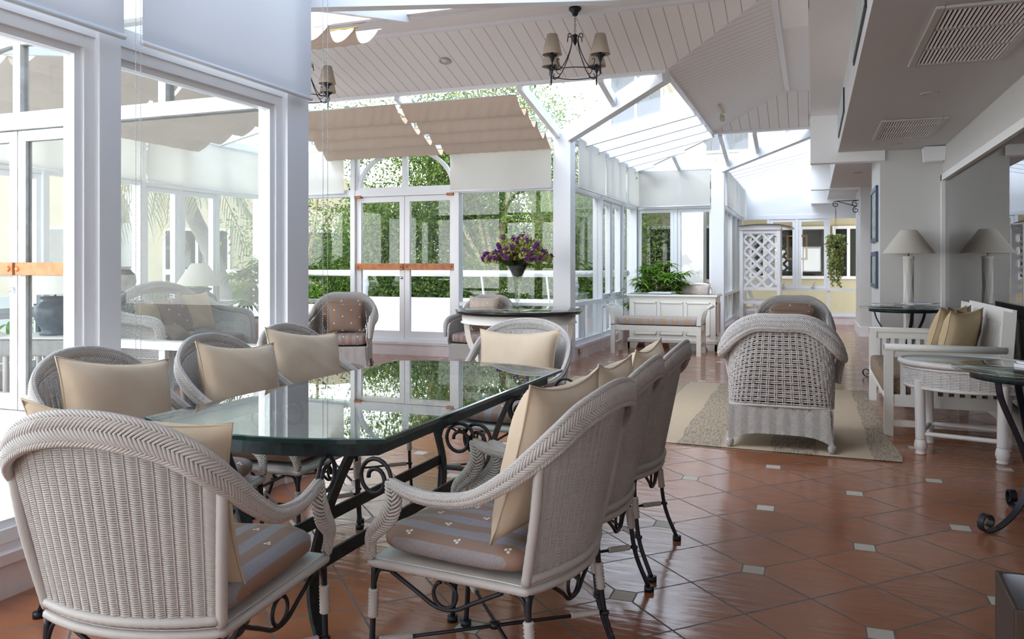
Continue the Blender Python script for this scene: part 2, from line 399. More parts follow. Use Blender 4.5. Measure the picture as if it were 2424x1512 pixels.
def foliage(name, mats, pts, size, parent=None, seed=0, aspect=0.45, droop=0.0, **kw):
    """many small rhombic leaves at pts (numpy N x 3)"""
    rs = np.random.RandomState(seed); n = len(pts)
    d = rs.normal(size=(n, 3)); d[:, 2] -= droop; d /= np.linalg.norm(d, axis=1)[:, None]
    q = rs.normal(size=(n, 3)); sd = np.cross(d, q); sd /= np.linalg.norm(sd, axis=1)[:, None] + 1e-9
    L = size * (0.6 + 0.8 * rs.rand(n))[:, None]
    v = np.empty((n, 4, 3)); v[:, 0] = pts; v[:, 1] = pts + d * L * 0.5 + sd * L * aspect * 0.5
    v[:, 2] = pts + d * L; v[:, 3] = pts + d * L * 0.5 - sd * L * aspect * 0.5
    me = bpy.data.meshes.new(name); me.vertices.add(4 * n); me.vertices.foreach_set('co', v.reshape(-1))
    me.loops.add(4 * n); me.loops.foreach_set('vertex_index', np.arange(4 * n, dtype=np.int32))
    me.polygons.add(n); me.polygons.foreach_set('loop_start', np.arange(0, 4 * n, 4, dtype=np.int32)); me.polygons.foreach_set('loop_total', np.full(n, 4, dtype=np.int32))
    mats = [mats] if isinstance(mats, str) else mats
    for mm in mats: me.materials.append(MATS[mm])
    me.polygons.foreach_set('material_index', rs.randint(0, len(mats), n).astype(np.int32)); me.update(); me.validate()
    o = bpy.data.objects.new(name, me); col.objects.link(o)
    if parent is not None: o.parent = parent
    return tag(o, **kw)
# ------------------------------------------------------------------ floor and ceilings
def struct(name, mb, mats, parent=None):
    return mb.build(name, mats, parent, kind='structure')
b = MB(); b.box((-7.75, 4.05, -0.15), (-2.7, 9.85, 0)); b.box((-3.05, 9.85, -0.15), (-2.7, 13.95, 0)); b.box((-2.7, -5, -0.15), (3.2, 17.95, 0))
b.box((-2.94, -5, -0.15), (-2.7, 4.05, 0))
struct('floor', b, 'terracotta_tiles')

XW, XL, YS, YN, XA, YC, XC, YD = -7.66, -2.87, 4.05, 9.76, -2.95, 13.88, -1.48, 17.85
XR, XI, XO = 1.40, 0.29, -0.02      # right wall, inner and outer edge of the soffit
ZE, Z1, Z2, ZD, ZS = 2.90, 3.24, 3.58, 2.58, 3.03
D1, D2 = 1.54, 2.64
def quad(mb, pts, t=0.03, m=0):
    mb.prism([Vector(p) for p in pts], (0, 0, t), m)
# timber-lined slopes; boards run up each slope
b = MB()
quad(b, [(XW + D1, YN - D1, Z1), (XA + D1, YN - D1, Z1), (XA + D2, YN - D2, Z2), (XW + D2, YN - D2, Z2)])
struct('ceiling_north_slope', b, 'boards_x')
b = MB()
quad(b, [(XW + D1, YS + D1, Z1), (XW + D2, YS + D2, Z2), (XL + D2, YS + D2, Z2), (XL + D1, YS + D1, Z1)])
struct('ceiling_south_slope', b, 'boards_x')
b = MB()
quad(b, [(XW + D1, YS + D1, Z1), (XW + D1, YN - D1, Z1), (XW + D2, YN - D2, Z2), (XW + D2, YS + D2, Z2)])
struct('ceiling_west_slope', b, 'boards_y')
b = MB()
quad(b, [(XA + D1, YN - D1, Z1), (XA + D1, YC - D1, Z1), (XA + D2, YC - D2, Z2), (XA + D2, YN - D2, Z2)])
quad(b, [(XL + D1, -5, Z1), (XL + D1, YS + D1, Z1), (XL + D2, YS + D2, Z2), (XL + D2, -5, Z2)])
struct('ceiling_long_slope', b, 'boards_y')
b = MB()
quad(b, [(XA + D1, YC - D1, Z1), (XO, YC - D1, Z1), (XO, YC - D2, Z2), (XA + D2, YC - D2, Z2)])
struct('ceiling_far_slope', b, 'boards_x')
b = MB()   # flat ridge band and the flat strip beside the soffit
b.box((XW + D2, YS + D2, Z2), (XL + D2, YN - D2, Z2 + 0.03)); b.box((XL + D2 - 0.06, -5, Z2), (XO, YC - D2, Z2 + 0.03))
struct('ceiling_flat', b, 'plaster')
b = MB()   # mouldings along the edges of the boarded slopes
def mould(p, q, r=0.035, mb=None): (mb or b).bar(p, q, r * 1.6, r, m=0)
zz = Z2 - 0.012; ze = Z1 - 0.012
mould((XW + D2, YN - D2, zz), (XA + D2, YN - D2, zz)); mould((XW + D2, YS + D2, zz), (XL + D2, YS + D2, zz))
mould((XA + D2, YN - D2, zz), (XA + D2, YC - D2, zz)); mould((XA + D2, YC - D2, zz), (XO, YC - D2, zz)); mould((XL + D2, -5, zz), (XL + D2, YS + D2, zz))
mould((XW + D1, YN - D1, ze), (XA + D1, YN - D1, ze)); mould((XA + D1, YN - D1, ze), (XA + D1, YC - D1, ze)); mould((XA + D1, YC - D1, ze), (XO, YC - D1, ze))
mould((XW + D1, YS + D1, ze), (XL + D1, YS + D1, ze)); mould((XL + D1, -5, ze), (XL + D1, YS + D1, ze)); mould((XW + D1, YS + D1, ze), (XW + D1, YN - D1, ze))
struct('trim_1', b, 'white_paint')
# roof deck above (keeps the sky off the flat ceilings)
b = MB(); b.box((XW + D2, YS + D2, 3.75), (XO, YN - D2, 3.8)); b.box((XL + D2, -5, 3.75), (3.2, YC - D2, 3.8)); b.box((XO, YC - D2, 3.3), (3.2, 18, 3.35))
struct('ceiling_roof_deck', b, 'plaster')

# soffit, dropped ceiling, cross beams
b = MB()
b.box((XO, -5, ZS), (XI + 0.02, YD, ZS + 0.08)); b.box((XO, -5, ZS + 0.08), (XO + 0.04, YD, 3.75))
b.box((XO, 10.25, 2.46), (0.80, 10.42, ZS + .05)); b.box((XO, 15.0, 2.56), (0.8, 15.2, ZS + .05)); b.box((XO, 17.5, 2.5), (0.85, YD, ZS + .05))
struct('ceiling_soffit', b, 'plaster')
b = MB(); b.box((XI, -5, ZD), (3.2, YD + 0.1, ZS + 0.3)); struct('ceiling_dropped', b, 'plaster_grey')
# right-hand walls
b = MB()
b.box((XR, 10.2, 0), (XR + 0.2, 10.9, ZD)); b.box((XR, -5, 2.26), (XR + 0.2, 10.2, ZD))
b.box((XR, -5, 0), (XR + 0.2, 1.2, 2.26)); b.box((XR, 1.2, 0), (XR + 0.2, 10.2, 0.12))
b.box((XR, 10.9, 0), (3.2, 11.0, ZD)); b.box((2.2, 11, 0), (2.3, 15, ZD))
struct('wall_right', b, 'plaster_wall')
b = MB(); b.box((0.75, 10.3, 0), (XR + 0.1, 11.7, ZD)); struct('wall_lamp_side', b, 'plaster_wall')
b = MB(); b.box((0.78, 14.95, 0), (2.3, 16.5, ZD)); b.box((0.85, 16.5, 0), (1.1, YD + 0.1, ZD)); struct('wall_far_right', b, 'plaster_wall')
b = MB(); b.box((0.73, 10.28, 0), (XR - 0.001, 10.3, 0.14)); b.box((0.73, 10.3, 0), (0.75, 11.7, 0.14))
b.box((0.76, 14.93, 0), (2.2, 14.95, 0.16)); b.box((0.76, 14.95, 0), (0.78, 16.5, 0.16)); b.box((XR - 0.015, 1.2, 0), (XR, 10.28, 0.14))
struct('baseboard_right', b, 'white_paint')
# back of the room behind the viewer: unseen wall added to cut light, two windows
b = MB()
for (x0, x1) in ((-3.0, -2.2), (-1.2, -.6), (.4, 1.6)): b.box((x0, -5.1, 0), (x1, -4.95, 3.7))
b.box((-2.2, -5.1, 0), (.4, -4.95, .9)); b.box((-2.2, -5.1, 2.1), (.4, -4.95, 3.7))
struct('wall_behind_added', b, 'plaster')

# interior window on the right wall with louvre blinds behind the glass
w = empty('window_1', (0, 0, 0), kind='structure')
b = MB(); y0, y1 = 1.2, 10.2
b.box((XR - 0.03, y1 - 0.07, 0.12), (XR + 0.05, y1, 2.26)); b.box((XR - 0.03, y0, 2.19), (XR + 0.05, y1, 2.26)); b.box((XR - 0.03, y0, 0.12), (XR + 0.05, y1, 0.17)); b.box((XR - 0.03, y0, 0.12), (XR + 0.05, y0 + 0.07, 2.26))
b.build('window_frame', 'plaster', w)
b = MB(); b.box((XR + 0.010, y0 + 0.07, 0.17), (XR + 0.016, y1 - 0.07, 2.19)); b.build('pane', 'mirror_glass', w)
b = MB()
for i in range(80):
    z = 0.2 + i * 0.025; b.bar((XR + 0.10, y0, z), (XR + 0.10, y1, z), 0.03, 0.004, (0.5, 0, 1))
for y in (3, 4.5, 6, 7.5, 9): b.box((XR + 0.085, y, 0.15), (XR + 0.09, y + 0.01, 2.2))
b.box((XR + 0.18, y0, 0.1), (XR + 0.19, y1, 2.26))
b.build('louvre_slats', 'louver', w)

# ------------------------------------------------------------------ glazed walls
class Wall:
    def __init__(s, A, B):
        s.A = Vector((A[0], A[1])); s.B = Vector((B[0], B[1])); s.L = (s.B - s.A).length; s.t = (s.B - s.A) / s.L; s.n = Vector((-s.t.y, s.t.x))
    def p(s, u, d, z): q = s.A + s.t * u + s.n * d; return (q.x, q.y, z)
    def box(s, mb, u0, u1, z0, z1, d0=-0.05, d1=0.05, m=0):
        vs = [s.p(u, d, z) for z in (z0, z1) for (u, d) in ((u0, d0), (u1, d0), (u1, d1), (u0, d1))]
        mb.add(vs, [(0, 3, 2, 1), (4, 5, 6, 7), (0, 1, 5, 4), (1, 2, 6, 5), (2, 3, 7, 6), (3, 0, 4, 7)], m)
    def frame(s, mb, u0, u1, z0, z1, w=0.05, d0=-0.03, d1=0.03, m=0):
        s.box(mb, u0, u0 + w, z0, z1, d0, d1, m); s.box(mb, u1 - w, u1, z0, z1, d0, d1, m)
        s.box(mb, u0 + w, u1 - w, z0, z0 + w, d0, d1, m); s.box(mb, u0 + w, u1 - w, z1 - w, z1, d0, d1, m)
winno = [1]
def window(wall, u0, u1, divs, z0=0.74, z1=2.20, casement=(), top=True, low=True, topdivs=None, mats=('white_metal', 'pane_glass')):
    """a run of glazing between posts at u0,u1; divs = mullion positions"""
    winno[0] += 1; w = empty('window_%d' % winno[0], kind='structure')
    us = [u0] + list(divs) + [u1]; b = MB()
    for u in divs: wall.box(b, u - 0.03, u + 0.03, z0, z1, -0.045, 0.045)
    wall.box(b, u0, u1, z1, z1 + 0.09, -0.05, 0.05); wall.box(b, u0, u1, z0 - 0.05, z0, -0.06, 0.06)
    wall.box(b, u0, u1, 0.17, 0.24, -0.05, 0.05)
    b.build('window_frame', mats[0], w)
    for i in range(len(us) - 1):
        a = us[i] + (0.03 if i else 0); c = us[i + 1] - (0.03 if i < len(us) - 2 else 0)
        if i in casement:
            b = MB(); wall.frame(b, a + 0.004, c - 0.004, z0 + 0.004, z1 - 0.004, 0.055, -0.035, 0.045); b.build('casement', mats[0], w)
            b = MB(); uc = (a + c) / 2; wall.box(b, uc - 0.03, uc + 0.03, z0 + 0.02, z0 + 0.05, -0.09, -0.035)
            b.bar(wall.p(uc, -0.08, z0 + 0.045), wall.p(uc + 0.05, -0.13, z0 + 0.12), 0.012, 0.012); b.build('window_latch', 'chrome', w)
        b = MB(); wall.box(b, a, c, z0, z1, -0.003, 0.003); b.build('pane', mats[1], w)
    if low:
        b = MB(); wall.box(b, u0, u1, 0.24, z0 - 0.05, -0.003, 0.003); b.build('pane', mats[1], w)
        b = MB()
        for u in (topdivs if topdivs is not None else divs): wall.box(b, u - 0.025, u + 0.025, 0.24, z0 - 0.05, -0.04, 0.04)
        if b.v: b.build('lower_mullion', mats[0], w)
    if top:
        b = MB(); wall.box(b, u0, u1, z1 + 0.09, ZE - 0.04, -0.003, 0.003); b.build('pane', mats[1], w)
        b = MB()
        for u in (topdivs if topdivs is not None else divs): wall.box(b, u - 0.03, u + 0.03, z1 + 0.09, ZE - 0.04, -0.04, 0.04)
        if b.v: b.build('upper_mullion', mats[0], w)
    return w
doorno = [0]
def door(wall, u0, u1, mw='white_metal', mp_='white_paint'):
    """double glazed door with timber push bars, arched transom window above"""
    doorno[0] += 1; D = empty('door_%d' % doorno[0], kind='structure')
    um = (u0 + u1) / 2; ZH = 2.19
    b = MB(); wall.box(b, u0, u1, ZH, ZH + 0.09, -0.06, 0.06); wall.box(b, u0, u1, 0.17, 0.205, -0.08, 0.08); b.build('door_frame', mw, D)
    for k, (a, c) in enumerate(((u0 + 0.01, um - 0.004), (um + 0.004, u1 - 0.01))):
        b = MB(); wall.frame(b, a, c, 0.21, ZH - 0.005, 0.075, -0.025, 0.025); wall.box(b, a + 0.075, c - 0.075, 0.285, 0.32, -0.025, 0.025)
        leafo = b.build('door_leaf', mp_, D)
        b = MB(); wall.box(b, a + 0.075, c - 0.075, 0.32, ZH - 0.08, -0.003, 0.003); b.build('pane', 'pane_glass', leafo)
        for sgn in (-1, 1):
            b = MB(); wall.box(b, a + 0.015, c - 0.005, 1.165, 1.255, min(sgn * 0.03, sgn * 0.06), max(sgn * 0.03, sgn * 0.06)); pb = b.build('push_bar', 'orange_wood', leafo); bevel(pb, 0.003)
            for u in (a + 0.04, c - 0.04):
                b = MB(); q = wall.p(u, sgn * 0.06, 1.21)
                q2 = wall.p(u, sgn * 0.072, 1.21); b.sweep([q, q2], [0.022, 0.016], sides=4, up=(0, 0, 1), smooth=False); b.build('bolt_cover', 'orange_wood', pb)
            b = MB(); uu = a + 0.05 if k == 0 else c - 0.05
            wall.box(b, uu - 0.05, uu + 0.05, ZH - 0.02, ZH + 0.015, min(sgn * 0.03, sgn * 0.09), max(sgn * 0.03, sgn * 0.09)); b.build('stop_block', 'orange_wood', leafo)
        if k == 0:
            b = MB(); b.sweep([wall.p(c - 0.04, -0.04, 1.06), wall.p(c - 0.04, 0.04, 1.06)], 0.02, sides=12); b.build('door_lock', 'chrome', leafo)
    # arched transom
    t = MB(); zb, zt = ZH + 0.09, ZE - 0.05
    wall.box(t, um - 0.035, um + 0.035, zb + 0.035, zt - 0.035, -0.034, 0.034)
    wall.frame(t, u0, u1, zb, zt, 0.035, -0.035, 0.035)
    rr = (u1 - u0) / 2 - 0.05; hh = zt - zb - 0.05; n = 28; ring = []
    for i in range(n + 1):
        a = math.pi * i / n; ring.append((um - rr * math.cos(a), zb + 0.02 + hh * math.sin(a)))
    for i in range(n):
        (ua, za), (ub, zc) = ring[i], ring[i + 1]
        t.bar(wall.p(ua, 0, za), wall.p(ub, 0, zc), 0.06, 0.05, (0, 0, 1))
    t.build('transom_frame', mw, D)
    b = MB(); wall.box(b, u0 + 0.03, u1 - 0.03, zb + 0.03, zt - 0.03, -0.003, 0.003); b.build('pane', 'pane_glass', D)
    return D
posts = MB(); beams = MB()
def curb(wall, name, u0=0, u1=None, h=0.18):
    b = MB(); u1 = wall.L if u1 is None else u1
    wall.box(b, u0, u1, 0, h - 0.035, -0.09, 0.09); wall.box(b, u0 - 0.01, u1 + 0.01, h - 0.035, h, -0.105, 0.105); struct(name, b, 'curb')
def post(wall, u, w=0.1, d=0.07, z0=0.16, z1=None): wall.box(posts, u - w / 2, u + w / 2, z0, ZE if z1 is None else z1, -d, d)
def eave(wall, u0=0, u1=None): wall.box(beams, u0 - 0.08, (wall.L if u1 is None else u1) + 0.08, ZE - 0.05, ZE + 0.06, -0.07, 0.07)
# north wall of the bay
N = Wall((XW, YN), (XA, YN)); curb(N, 'baseboard_north')
dn0, dn1 = -6.04 - XW, -4.49 - XW
window(N, 0.06, dn0 - 0.05, [], low=True); door(N, dn0, dn1); window(N, dn1 + 0.05, N.L - 0.1, [], topdivs=[dn1 + 0.05 + 0.82])
post(N, dn0 - 0.03, 0.07); post(N, dn1 + 0.03, 0.07); eave(N)
# west wall of the bay
Wt = Wall((XW, YS), (XW, YN)); curb(Wt, 'baseboard_west')
window(Wt, 0.06, 2.05, [0.7, 1.36], casement=(0, 2), topdivs=[1.0]); window(Wt, 2.11, 3.35, [], topdivs=[]); window(Wt, 3.43, 5.55, [4.02, 4.71], casement=(0, 1), topdivs=[4.02, 4.71])
post(Wt, 2.08, 0.07); post(Wt, 3.39, 0.09); eave(Wt)
# south wall of the bay
S = Wall((XW, YS), (XL, YS)); curb(S, 'baseboard_south', h=0.18)
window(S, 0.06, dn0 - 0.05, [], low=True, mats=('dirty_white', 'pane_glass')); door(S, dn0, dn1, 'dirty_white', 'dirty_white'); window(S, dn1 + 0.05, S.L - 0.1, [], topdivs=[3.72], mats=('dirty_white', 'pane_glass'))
post(S, dn0 - 0.03, 0.07); post(S, dn1 + 0.03, 0.07); eave(S)
# long wall beside the reception desk
A = Wall((XA, YN), (XA, YC)); curb(A, 'baseboard_desk_side', 0.1)
window(A, 0.12, 1.60, [], topdivs=[0.75]); window(A, 1.66, 2.98, [2.32], casement=(0, 1), topdivs=[2.0, 2.5]); window(A, 3.04, A.L - 0.08, [], topdivs=[])
post(A, 1.63, 0.06); post(A, 3.01, 0.06); eave(A)
Cw = Wall((XA, YC), (XC, YC)); curb(Cw, 'baseboard_behind_desk')
window(Cw, 0.08, Cw.L - 0.1, [0.74], casement=(0, 1), topdivs=[0.74]); eave(Cw)
# arch ring behind the blind over the desk windows
b = MB(); n = 28
for i in range(n):
    a0, a1 = math.pi * i / n, math.pi * (i + 1) / n
    b.bar(Cw.p(0.73 - 0.64 * math.cos(a0), 0, 2.3 + 0.5 * math.sin(a0)), Cw.p(0.73 - 0.64 * math.cos(a1), 0, 2.3 + 0.5 * math.sin(a1)), 0.06, 0.05)
struct('trim_2', b, 'white_metal')
E_ = Wall((XC, YC), (XC, YD)); curb(E_, 'baseboard_trellis_side', 0.1)
window(E_, 0.1, E_.L - 0.06, [0.95, 1.9, 2.9], topdivs=[0.95, 1.9, 2.9]); eave(E_)
F = Wall((XC, YD), (0.88, YD)); curb(F, 'baseboard_far')
window(F, 0.04, F.L - 0.04, [0.61, 1.18, 1.80], casement=(1, 2), top=False, topdivs=[1.80])
b = MB()
b.prism([(XC - 0.05, YD - 0.04, 2.25), (1.0, YD - 0.04, 2.25), (1.0, YD - 0.04, 3.3), (XC + D1, YD - 0.04, Z1), (XC - 0.05, YD - 0.04, ZE)], (0, 0.12, 0))
struct('wall_far', b, 'plaster_blue')
# corner posts
for (x, y, a) in ((XA, YN, 0.13), (XC, YC, 0.12), (XA, YC, 0.10), (XW, YN, 0.10), (XW, YS, 0.10), (XC, YD, 0.10)):
    posts.box((x - a, y - a, 0), (x + a * 0.75, y + a * 0.75, ZE))
struct('trim_3', posts, 'white_metal'); struct('trim_4', beams, 'white_metal')

# left glass wall beside the dining table: two big lights with heavy frames
Lw = Wall((XL, -5.0), (XL, YS + 0.02))
def y(v): return v + 5.0
b = MB(); Lw.box(b, 0, y(4.1), 0, 0.13, -0.07, 0.09); Lw.box(b, 0, y(4.1), 0.13, 0.17, -0.085, 0.09); Lw.box(b, 0, y(4.1), 0.17, 0.22, -0.045, 0.06); struct('baseboard_left', b, 'curb')
b = MB()
b2 = [-3.9, -1.75, 0.40]
for yy in b2: Lw.box(b, y(yy) - 0.055, y(yy) + 0.055, 0.2, 3.3, -0.08, 0.08)
Lw.box(b, y(2.50), y(2.61), 0.2, 3.3, -0.08, 0.08)
Lw.box(b, y(3.76), y(3.96), 0.0, 3.3, -0.09, 0.11)
Lw.box(b, 0, y(4.0), 3.1, 3.3, -0.08, 0.08)
struct('trim_5', b, 'white_metal')
for (a, c) in ((-4.9, -3.955), (-3.845, -1.805), (-1.695, 0.345), (0.40, 2.50), (2.555, 3.76)):
    winno[0] += 1; w = empty('window_%d' % winno[0], kind='structure')
    b = MB(); Lw.frame(b, y(a), y(c), 0.2, 2.19, 0.05, -0.05, 0.05); Lw.frame(b, y(a) + 0.05, y(c) - 0.05, 0.25, 2.14, 0.03, -0.03, 0.03)
    Lw.box(b, y(a), y(c), 2.19, 2.27, -0.06, 0.06); b.build('window_frame', 'white_metal', w)
    b = MB(); Lw.box(b, y(a) + 0.08, y(c) - 0.08, 0.28, 2.11, -0.004, 0.004); b.build('pane', 'pane_glass', w)
    b = MB(); Lw.box(b, y(a), y(c), 2.27, 3.1, -0.004, 0.004); b.build('pane', 'pane_glass', w)

# ------------------------------------------------------------------ roof glazing
raf = MB()
def rafter(p, q, h=0.16, w=0.06, dz=-0.02): raf.bar((p[0], p[1], p[2] + dz), (q[0], q[1], q[2] + dz), w, h)
for x in (-6.05, -4.55, -3.02):     # north strip
    rafter((x, YN, ZE), (x, YN - D1, Z1), 0.12)
    rafter((x, YS, ZE), (x, YS + D1, Z1), 0.12)
for yy in (4.9, 5.9, 6.9, 7.9, 8.7):
    xe = XW + D1 if YS + D1 <= yy <= YN - D1 else XW + (YN - yy if yy > 7 else yy - YS); rafter((XW, yy, ZE), (xe, yy, ZE + (Z1 - ZE) * (xe - XW) / D1), 0.12)
for yy in (10.31, 10.97, 11.57, 12.2, 12.84, 13.45):
    xe = XA + D1 if yy < YC - D1 else XA + (YC - yy)
    rafter((XA, yy, ZE), (xe, yy, ZE + (Z1 - ZE) * (xe - XA) / D1), 0.17)
for yy in np.arange(-4.5, 4.0, 0.85): rafter((XL, yy, 3.25), (XL + D1, yy, Z1 + 0.02), 0.12)
for yy in np.arange(14.3, 17.7, 0.5): rafter((XC, yy, ZE), (XC + D1 - 0.07, yy, Z1), 0.15)
# hips and valleys
for (p, q) in (((XA, YN), (XA + D1, YN - D1)), ((XC, YC), (XC + D1, YC - D1)), ((XW, YN), (XW + D1, YN - D1)), ((XW, YS), (XW + D1, YS + D1)), ((XL, YS), (XL + D1, YS + D1))):
    rafter((*p, ZE), (*q, Z1), 0.20, 0.10, -0.02)
rafter((XA, YC, ZE), (XA + D1, YC - D1, Z1), 0.10, 0.05)
rafter((-2.13, YC, ZE), (-2.13, YC - 0.73, ZE + 0.17), 0.1); rafter((-0.8, YC - 0.6, Z1 - 0.2), (-0.8, YC - D1, Z1), 0.1); rafter((-1.3, YC - 0.1, ZE + 0.02), (-1.3, YC - D1, Z1), 0.1)
rafter((-2.1, YN - 0.76, ZE + .17), (-2.1, YN - D1, Z1), 0.10)
struct('trim_6', raf, 'white_metal')
b = MB(); up = 0.075
def sq(pts): b.prism([(p[0], p[1], p[2] + up) for p in pts], (0, 0, 0.008))
sq([(XW, YN, ZE), (XA, YN, ZE), (XA + D1, YN - D1, Z1), (XW + D1, YN - D1, Z1)])
sq([(XW, YS, ZE), (XW + D1, YS + D1, Z1), (XL + D1, YS + D1, Z1), (XL, YS, ZE)])
sq([(XW, YS, ZE), (XW, YN, ZE), (XW + D1, YN - D1, Z1), (XW + D1, YS + D1, Z1)])
sq([(XA, YN, ZE), (XA, YC, ZE), (XA + D1, YC - D1, Z1), (XA + D1, YN - D1, Z1)])
sq([(XA, YC, ZE), (XC, YC, ZE), (XC + D1, YC - D1, Z1), (XA + D1, YC - D1, Z1)])
sq([(XC, YC, ZE), (XC, YD, ZE), (XC + D1 - .07, YD, Z1), (XC + D1 - .07, YC - D1, Z1)])
sq([(XL, 1.5, 3.28), (XL, YS - 0.2, 3.28), (XL + D1, YS + D1, Z1), (XL + D1, 1.5, Z1)])
c2 = MB(); c2.prism([(XL - .3, -5.1, 3.32), (XL - .3, 1.5, 3.32), (XL + D1, 1.5, Z1 + .02), (XL + D1, -5.1, Z1 + .02)], (0, 0, .05)); struct('ceiling_near_added', c2, 'plaster')  # unseen solid ceiling added instead of roof glass to dim the dining end
winno[0] += 1; struct('window_%d' % winno[0], b, 'sky_glass')
# ------------------------------------------------------------------ roller blinds
def roller(wall, u0, u1, z0, z1, label, group, d=-0.10, m='blind_cloth', chain=None, rolled=False, rad=0.03):
    t = empty('roller_blind', (0, 0, 0), label=label, cat='blind', group=group)
    b = MB(); b.sweep([wall.p(u0, d, z1), wall.p(u1, d, z1)], rad, sides=14); b.build('roller_tube', 'white_metal', t)
    b = MB(); wall.box(b, u0 - 0.008, u0, z1 - 0.035, z1 + 0.04, d - 0.03, d + 0.05); wall.box(b, u1, u1 + 0.008, z1 - 0.035, z1 + 0.04, d - 0.03, d + 0.05); b.build('bracket', 'white_metal', t)
    b = MB(); wall.box(b, u0 + 0.015, u1 - 0.015, z0, z1, d - 0.0006 - rad * 0.8, d + 0.0006 - rad * 0.8); b.build('blind_sheet', m, t)
    b = MB(); b.sweep([wall.p(u0 + 0.01, d - rad * 0.8, z0), wall.p(u1 - 0.01, d - rad * 0.8, z0)], 0.012, sides=10); b.build('bottom_rail', 'white_metal', t)
    if chain:
        for (u, zl) in chain:
            b = MB(); z = z1
            while z > zl:
                for du in (0, 0.028): b.lathe([(0, -0.0036), (0.0036, 0), (0, 0.0036)], wall.p(u + du, d - 0.045, z), n=4)
                z -= 0.0105
            b.sweep([wall.p(u, d - 0.045, z1), wall.p(u, d - 0.045, zl), wall.p(u + 0.028, d - 0.045, zl), wall.p(u + 0.028, d - 0.045, z1)], 0.0008, sides=3)
            b.build('bead_chain', 'chrome', t)
    return t
GB = 'roller blinds of the glasshouse'
roller(N, 0.10, 1.50, 2.24, 2.86, 'white roller blind left of the arched glass doors, half lowered', GB)
roller(N, 1.56, 3.06, 2.80, 2.86, 'roller blind rolled up above the arched double doors', GB)
roller(N, 3.12, N.L - 0.14, 2.22, 2.86, 'cream roller blind over the window behind the round black table', GB)
AW = lambda w: w
roller(A, 0.16, 1.60, 2.24, 2.88, 'nearest white roller blind on the wall beside the reception desk', GB, d=-0.10)
roller(A, 1.64, 2.98, 2.24, 2.88, 'middle of the three roller blinds beside the reception desk', GB, d=-0.10)
roller(A, 3.02, A.L - 0.10, 2.24, 2.88, 'farthest of the three roller blinds beside the reception desk', GB, d=-0.10)
roller(Cw, 0.10, Cw.L - 0.12, 2.24, 2.86, 'white roller blind with an arch showing through, above the reception desk', GB)
roller(E_, 0.14, 2.0, 2.24, 2.86, 'narrow roller blind on the wall left of the lattice arbour, nearer one', GB)
roller(E_, 2.04, E_.L - 0.08, 2.24, 2.86, 'narrow roller blind on the wall left of the lattice arbour, farther one', GB)
roller(Wt, 0.14, 1.62, 2.24, 2.86, 'roller blind seen through the glass door at the far left', GB, d=-0.10)
roller(Wt, 1.68, 3.33, 2.24, 2.86, 'roller blind above the stone urn in the bay', GB, d=-0.10)
roller(Wt, 3.38, Wt.L - 0.1, 2.24, 2.86, 'roller blind above the potted palm corner of the bay', GB, d=-0.10)
roller(Lw, y(0.42), y(2.585), 2.205, 3.08, 'large white roller blind at the top left corner over the near glass', 'large blinds on the near left glass wall', d=-0.115, m='blind_near', rad=0.03)
roller(Lw, y(2.655), y(3.93), 2.205, 3.08, 'large white roller blind next to the wide post with bead chains beside it', 'large blinds on the near left glass wall', d=-0.115, m='blind_near', chain=((y(2.612), 0.55),))
# chain hanging in front of the far left window
t = MB(); zc = 3.1
while zc > 0.62:
    for dx in (0, 0.032): t.lathe([(0, -0.0045), (0.0045, 0), (0, 0.0045)], (-2.70 + dx, 3.99, zc), n=4)
    zc -= 0.011
t.sweep([(-2.70, 3.99, 3.1), (-2.70, 3.99, 0.62), (-2.668, 3.99, 0.62), (-2.668, 3.99, 3.1)], 0.0008, sides=3)
t.build('blind_chain', 'chrome', label='long bead chain loop hanging just right of the wide post', cat='blind chain')

# ------------------------------------------------------------------ roman shades under the roof glass
def roman(P0, P1, P2, P3, label, n=4, sag=0.12, seed=0):
    """P0-P1 top edge (at the ceiling), P3-P2 bottom edge (at the eave)"""
    P0, P1, P2, P3 = map(Vector, (P0, P1, P2, P3)); rnd = random.Random(seed); ph = [rnd.random() * 6 for _ in range(8)]
    t = empty('roman_shade', (0, 0, 0), label=label, cat='shade', group='scalloped fabric shades under the roof glass')
    def fn(u, v):
        a = P0.lerp(P1, u); c = P3.lerp(P2, u); q = a.lerp(c, v); k = v * n; fr = k - math.floor(k) if v < 1 else 1
        s = sag * (fr ** 0.7) * (1 - fr ** 6) * 1.5
        wr = 0.006 * math.sin(26 * u + ph[0] + 4 * fr) * math.sin(7 * u + ph[1] + v * 9) * (1 - abs(2 * fr - 1)) + 0.003 * math.sin(70 * u + 12 * fr)
        return (q.x, q.y, q.z - s + wr)
    b = MB(); b.grid(fn, 90, n * 12 + 1); b.build('shade_cloth', 'roman_cloth', t)
    for i in range(n + 1):
        v = i / n; a = P0.lerp(P3, v); c = P1.lerp(P2, v); e = (c - a).normalized() * 0.03
        b = MB(); b.sweep([a - e, c + e], 0.006, sides=6); b.build('rod', 'brass' if i == 1 else 'white_metal', t)
    return t
o_ = -0.12
roman((-6.03, YN - D1 + 0.02, Z1 + o_), (-4.58, YN - D1 + 0.02, Z1 + o_), (-4.62, YN - 0.12, ZE + 0.02 + o_), (-6.42, YN - 0.12, ZE + 0.02 + o_), 'beige scalloped shade above the arched doors, left of the pair', seed=1)
roman((-4.52, YN - D1 + 0.02, Z1 + o_), (-3.06, YN - D1 + 0.02, Z1 + o_), (-3.08, YN - 0.12, ZE + 0.02 + o_), (-4.54, YN - 0.12, ZE + 0.02 + o_), 'beige scalloped shade above the arched doors, right of the pair', seed=2)
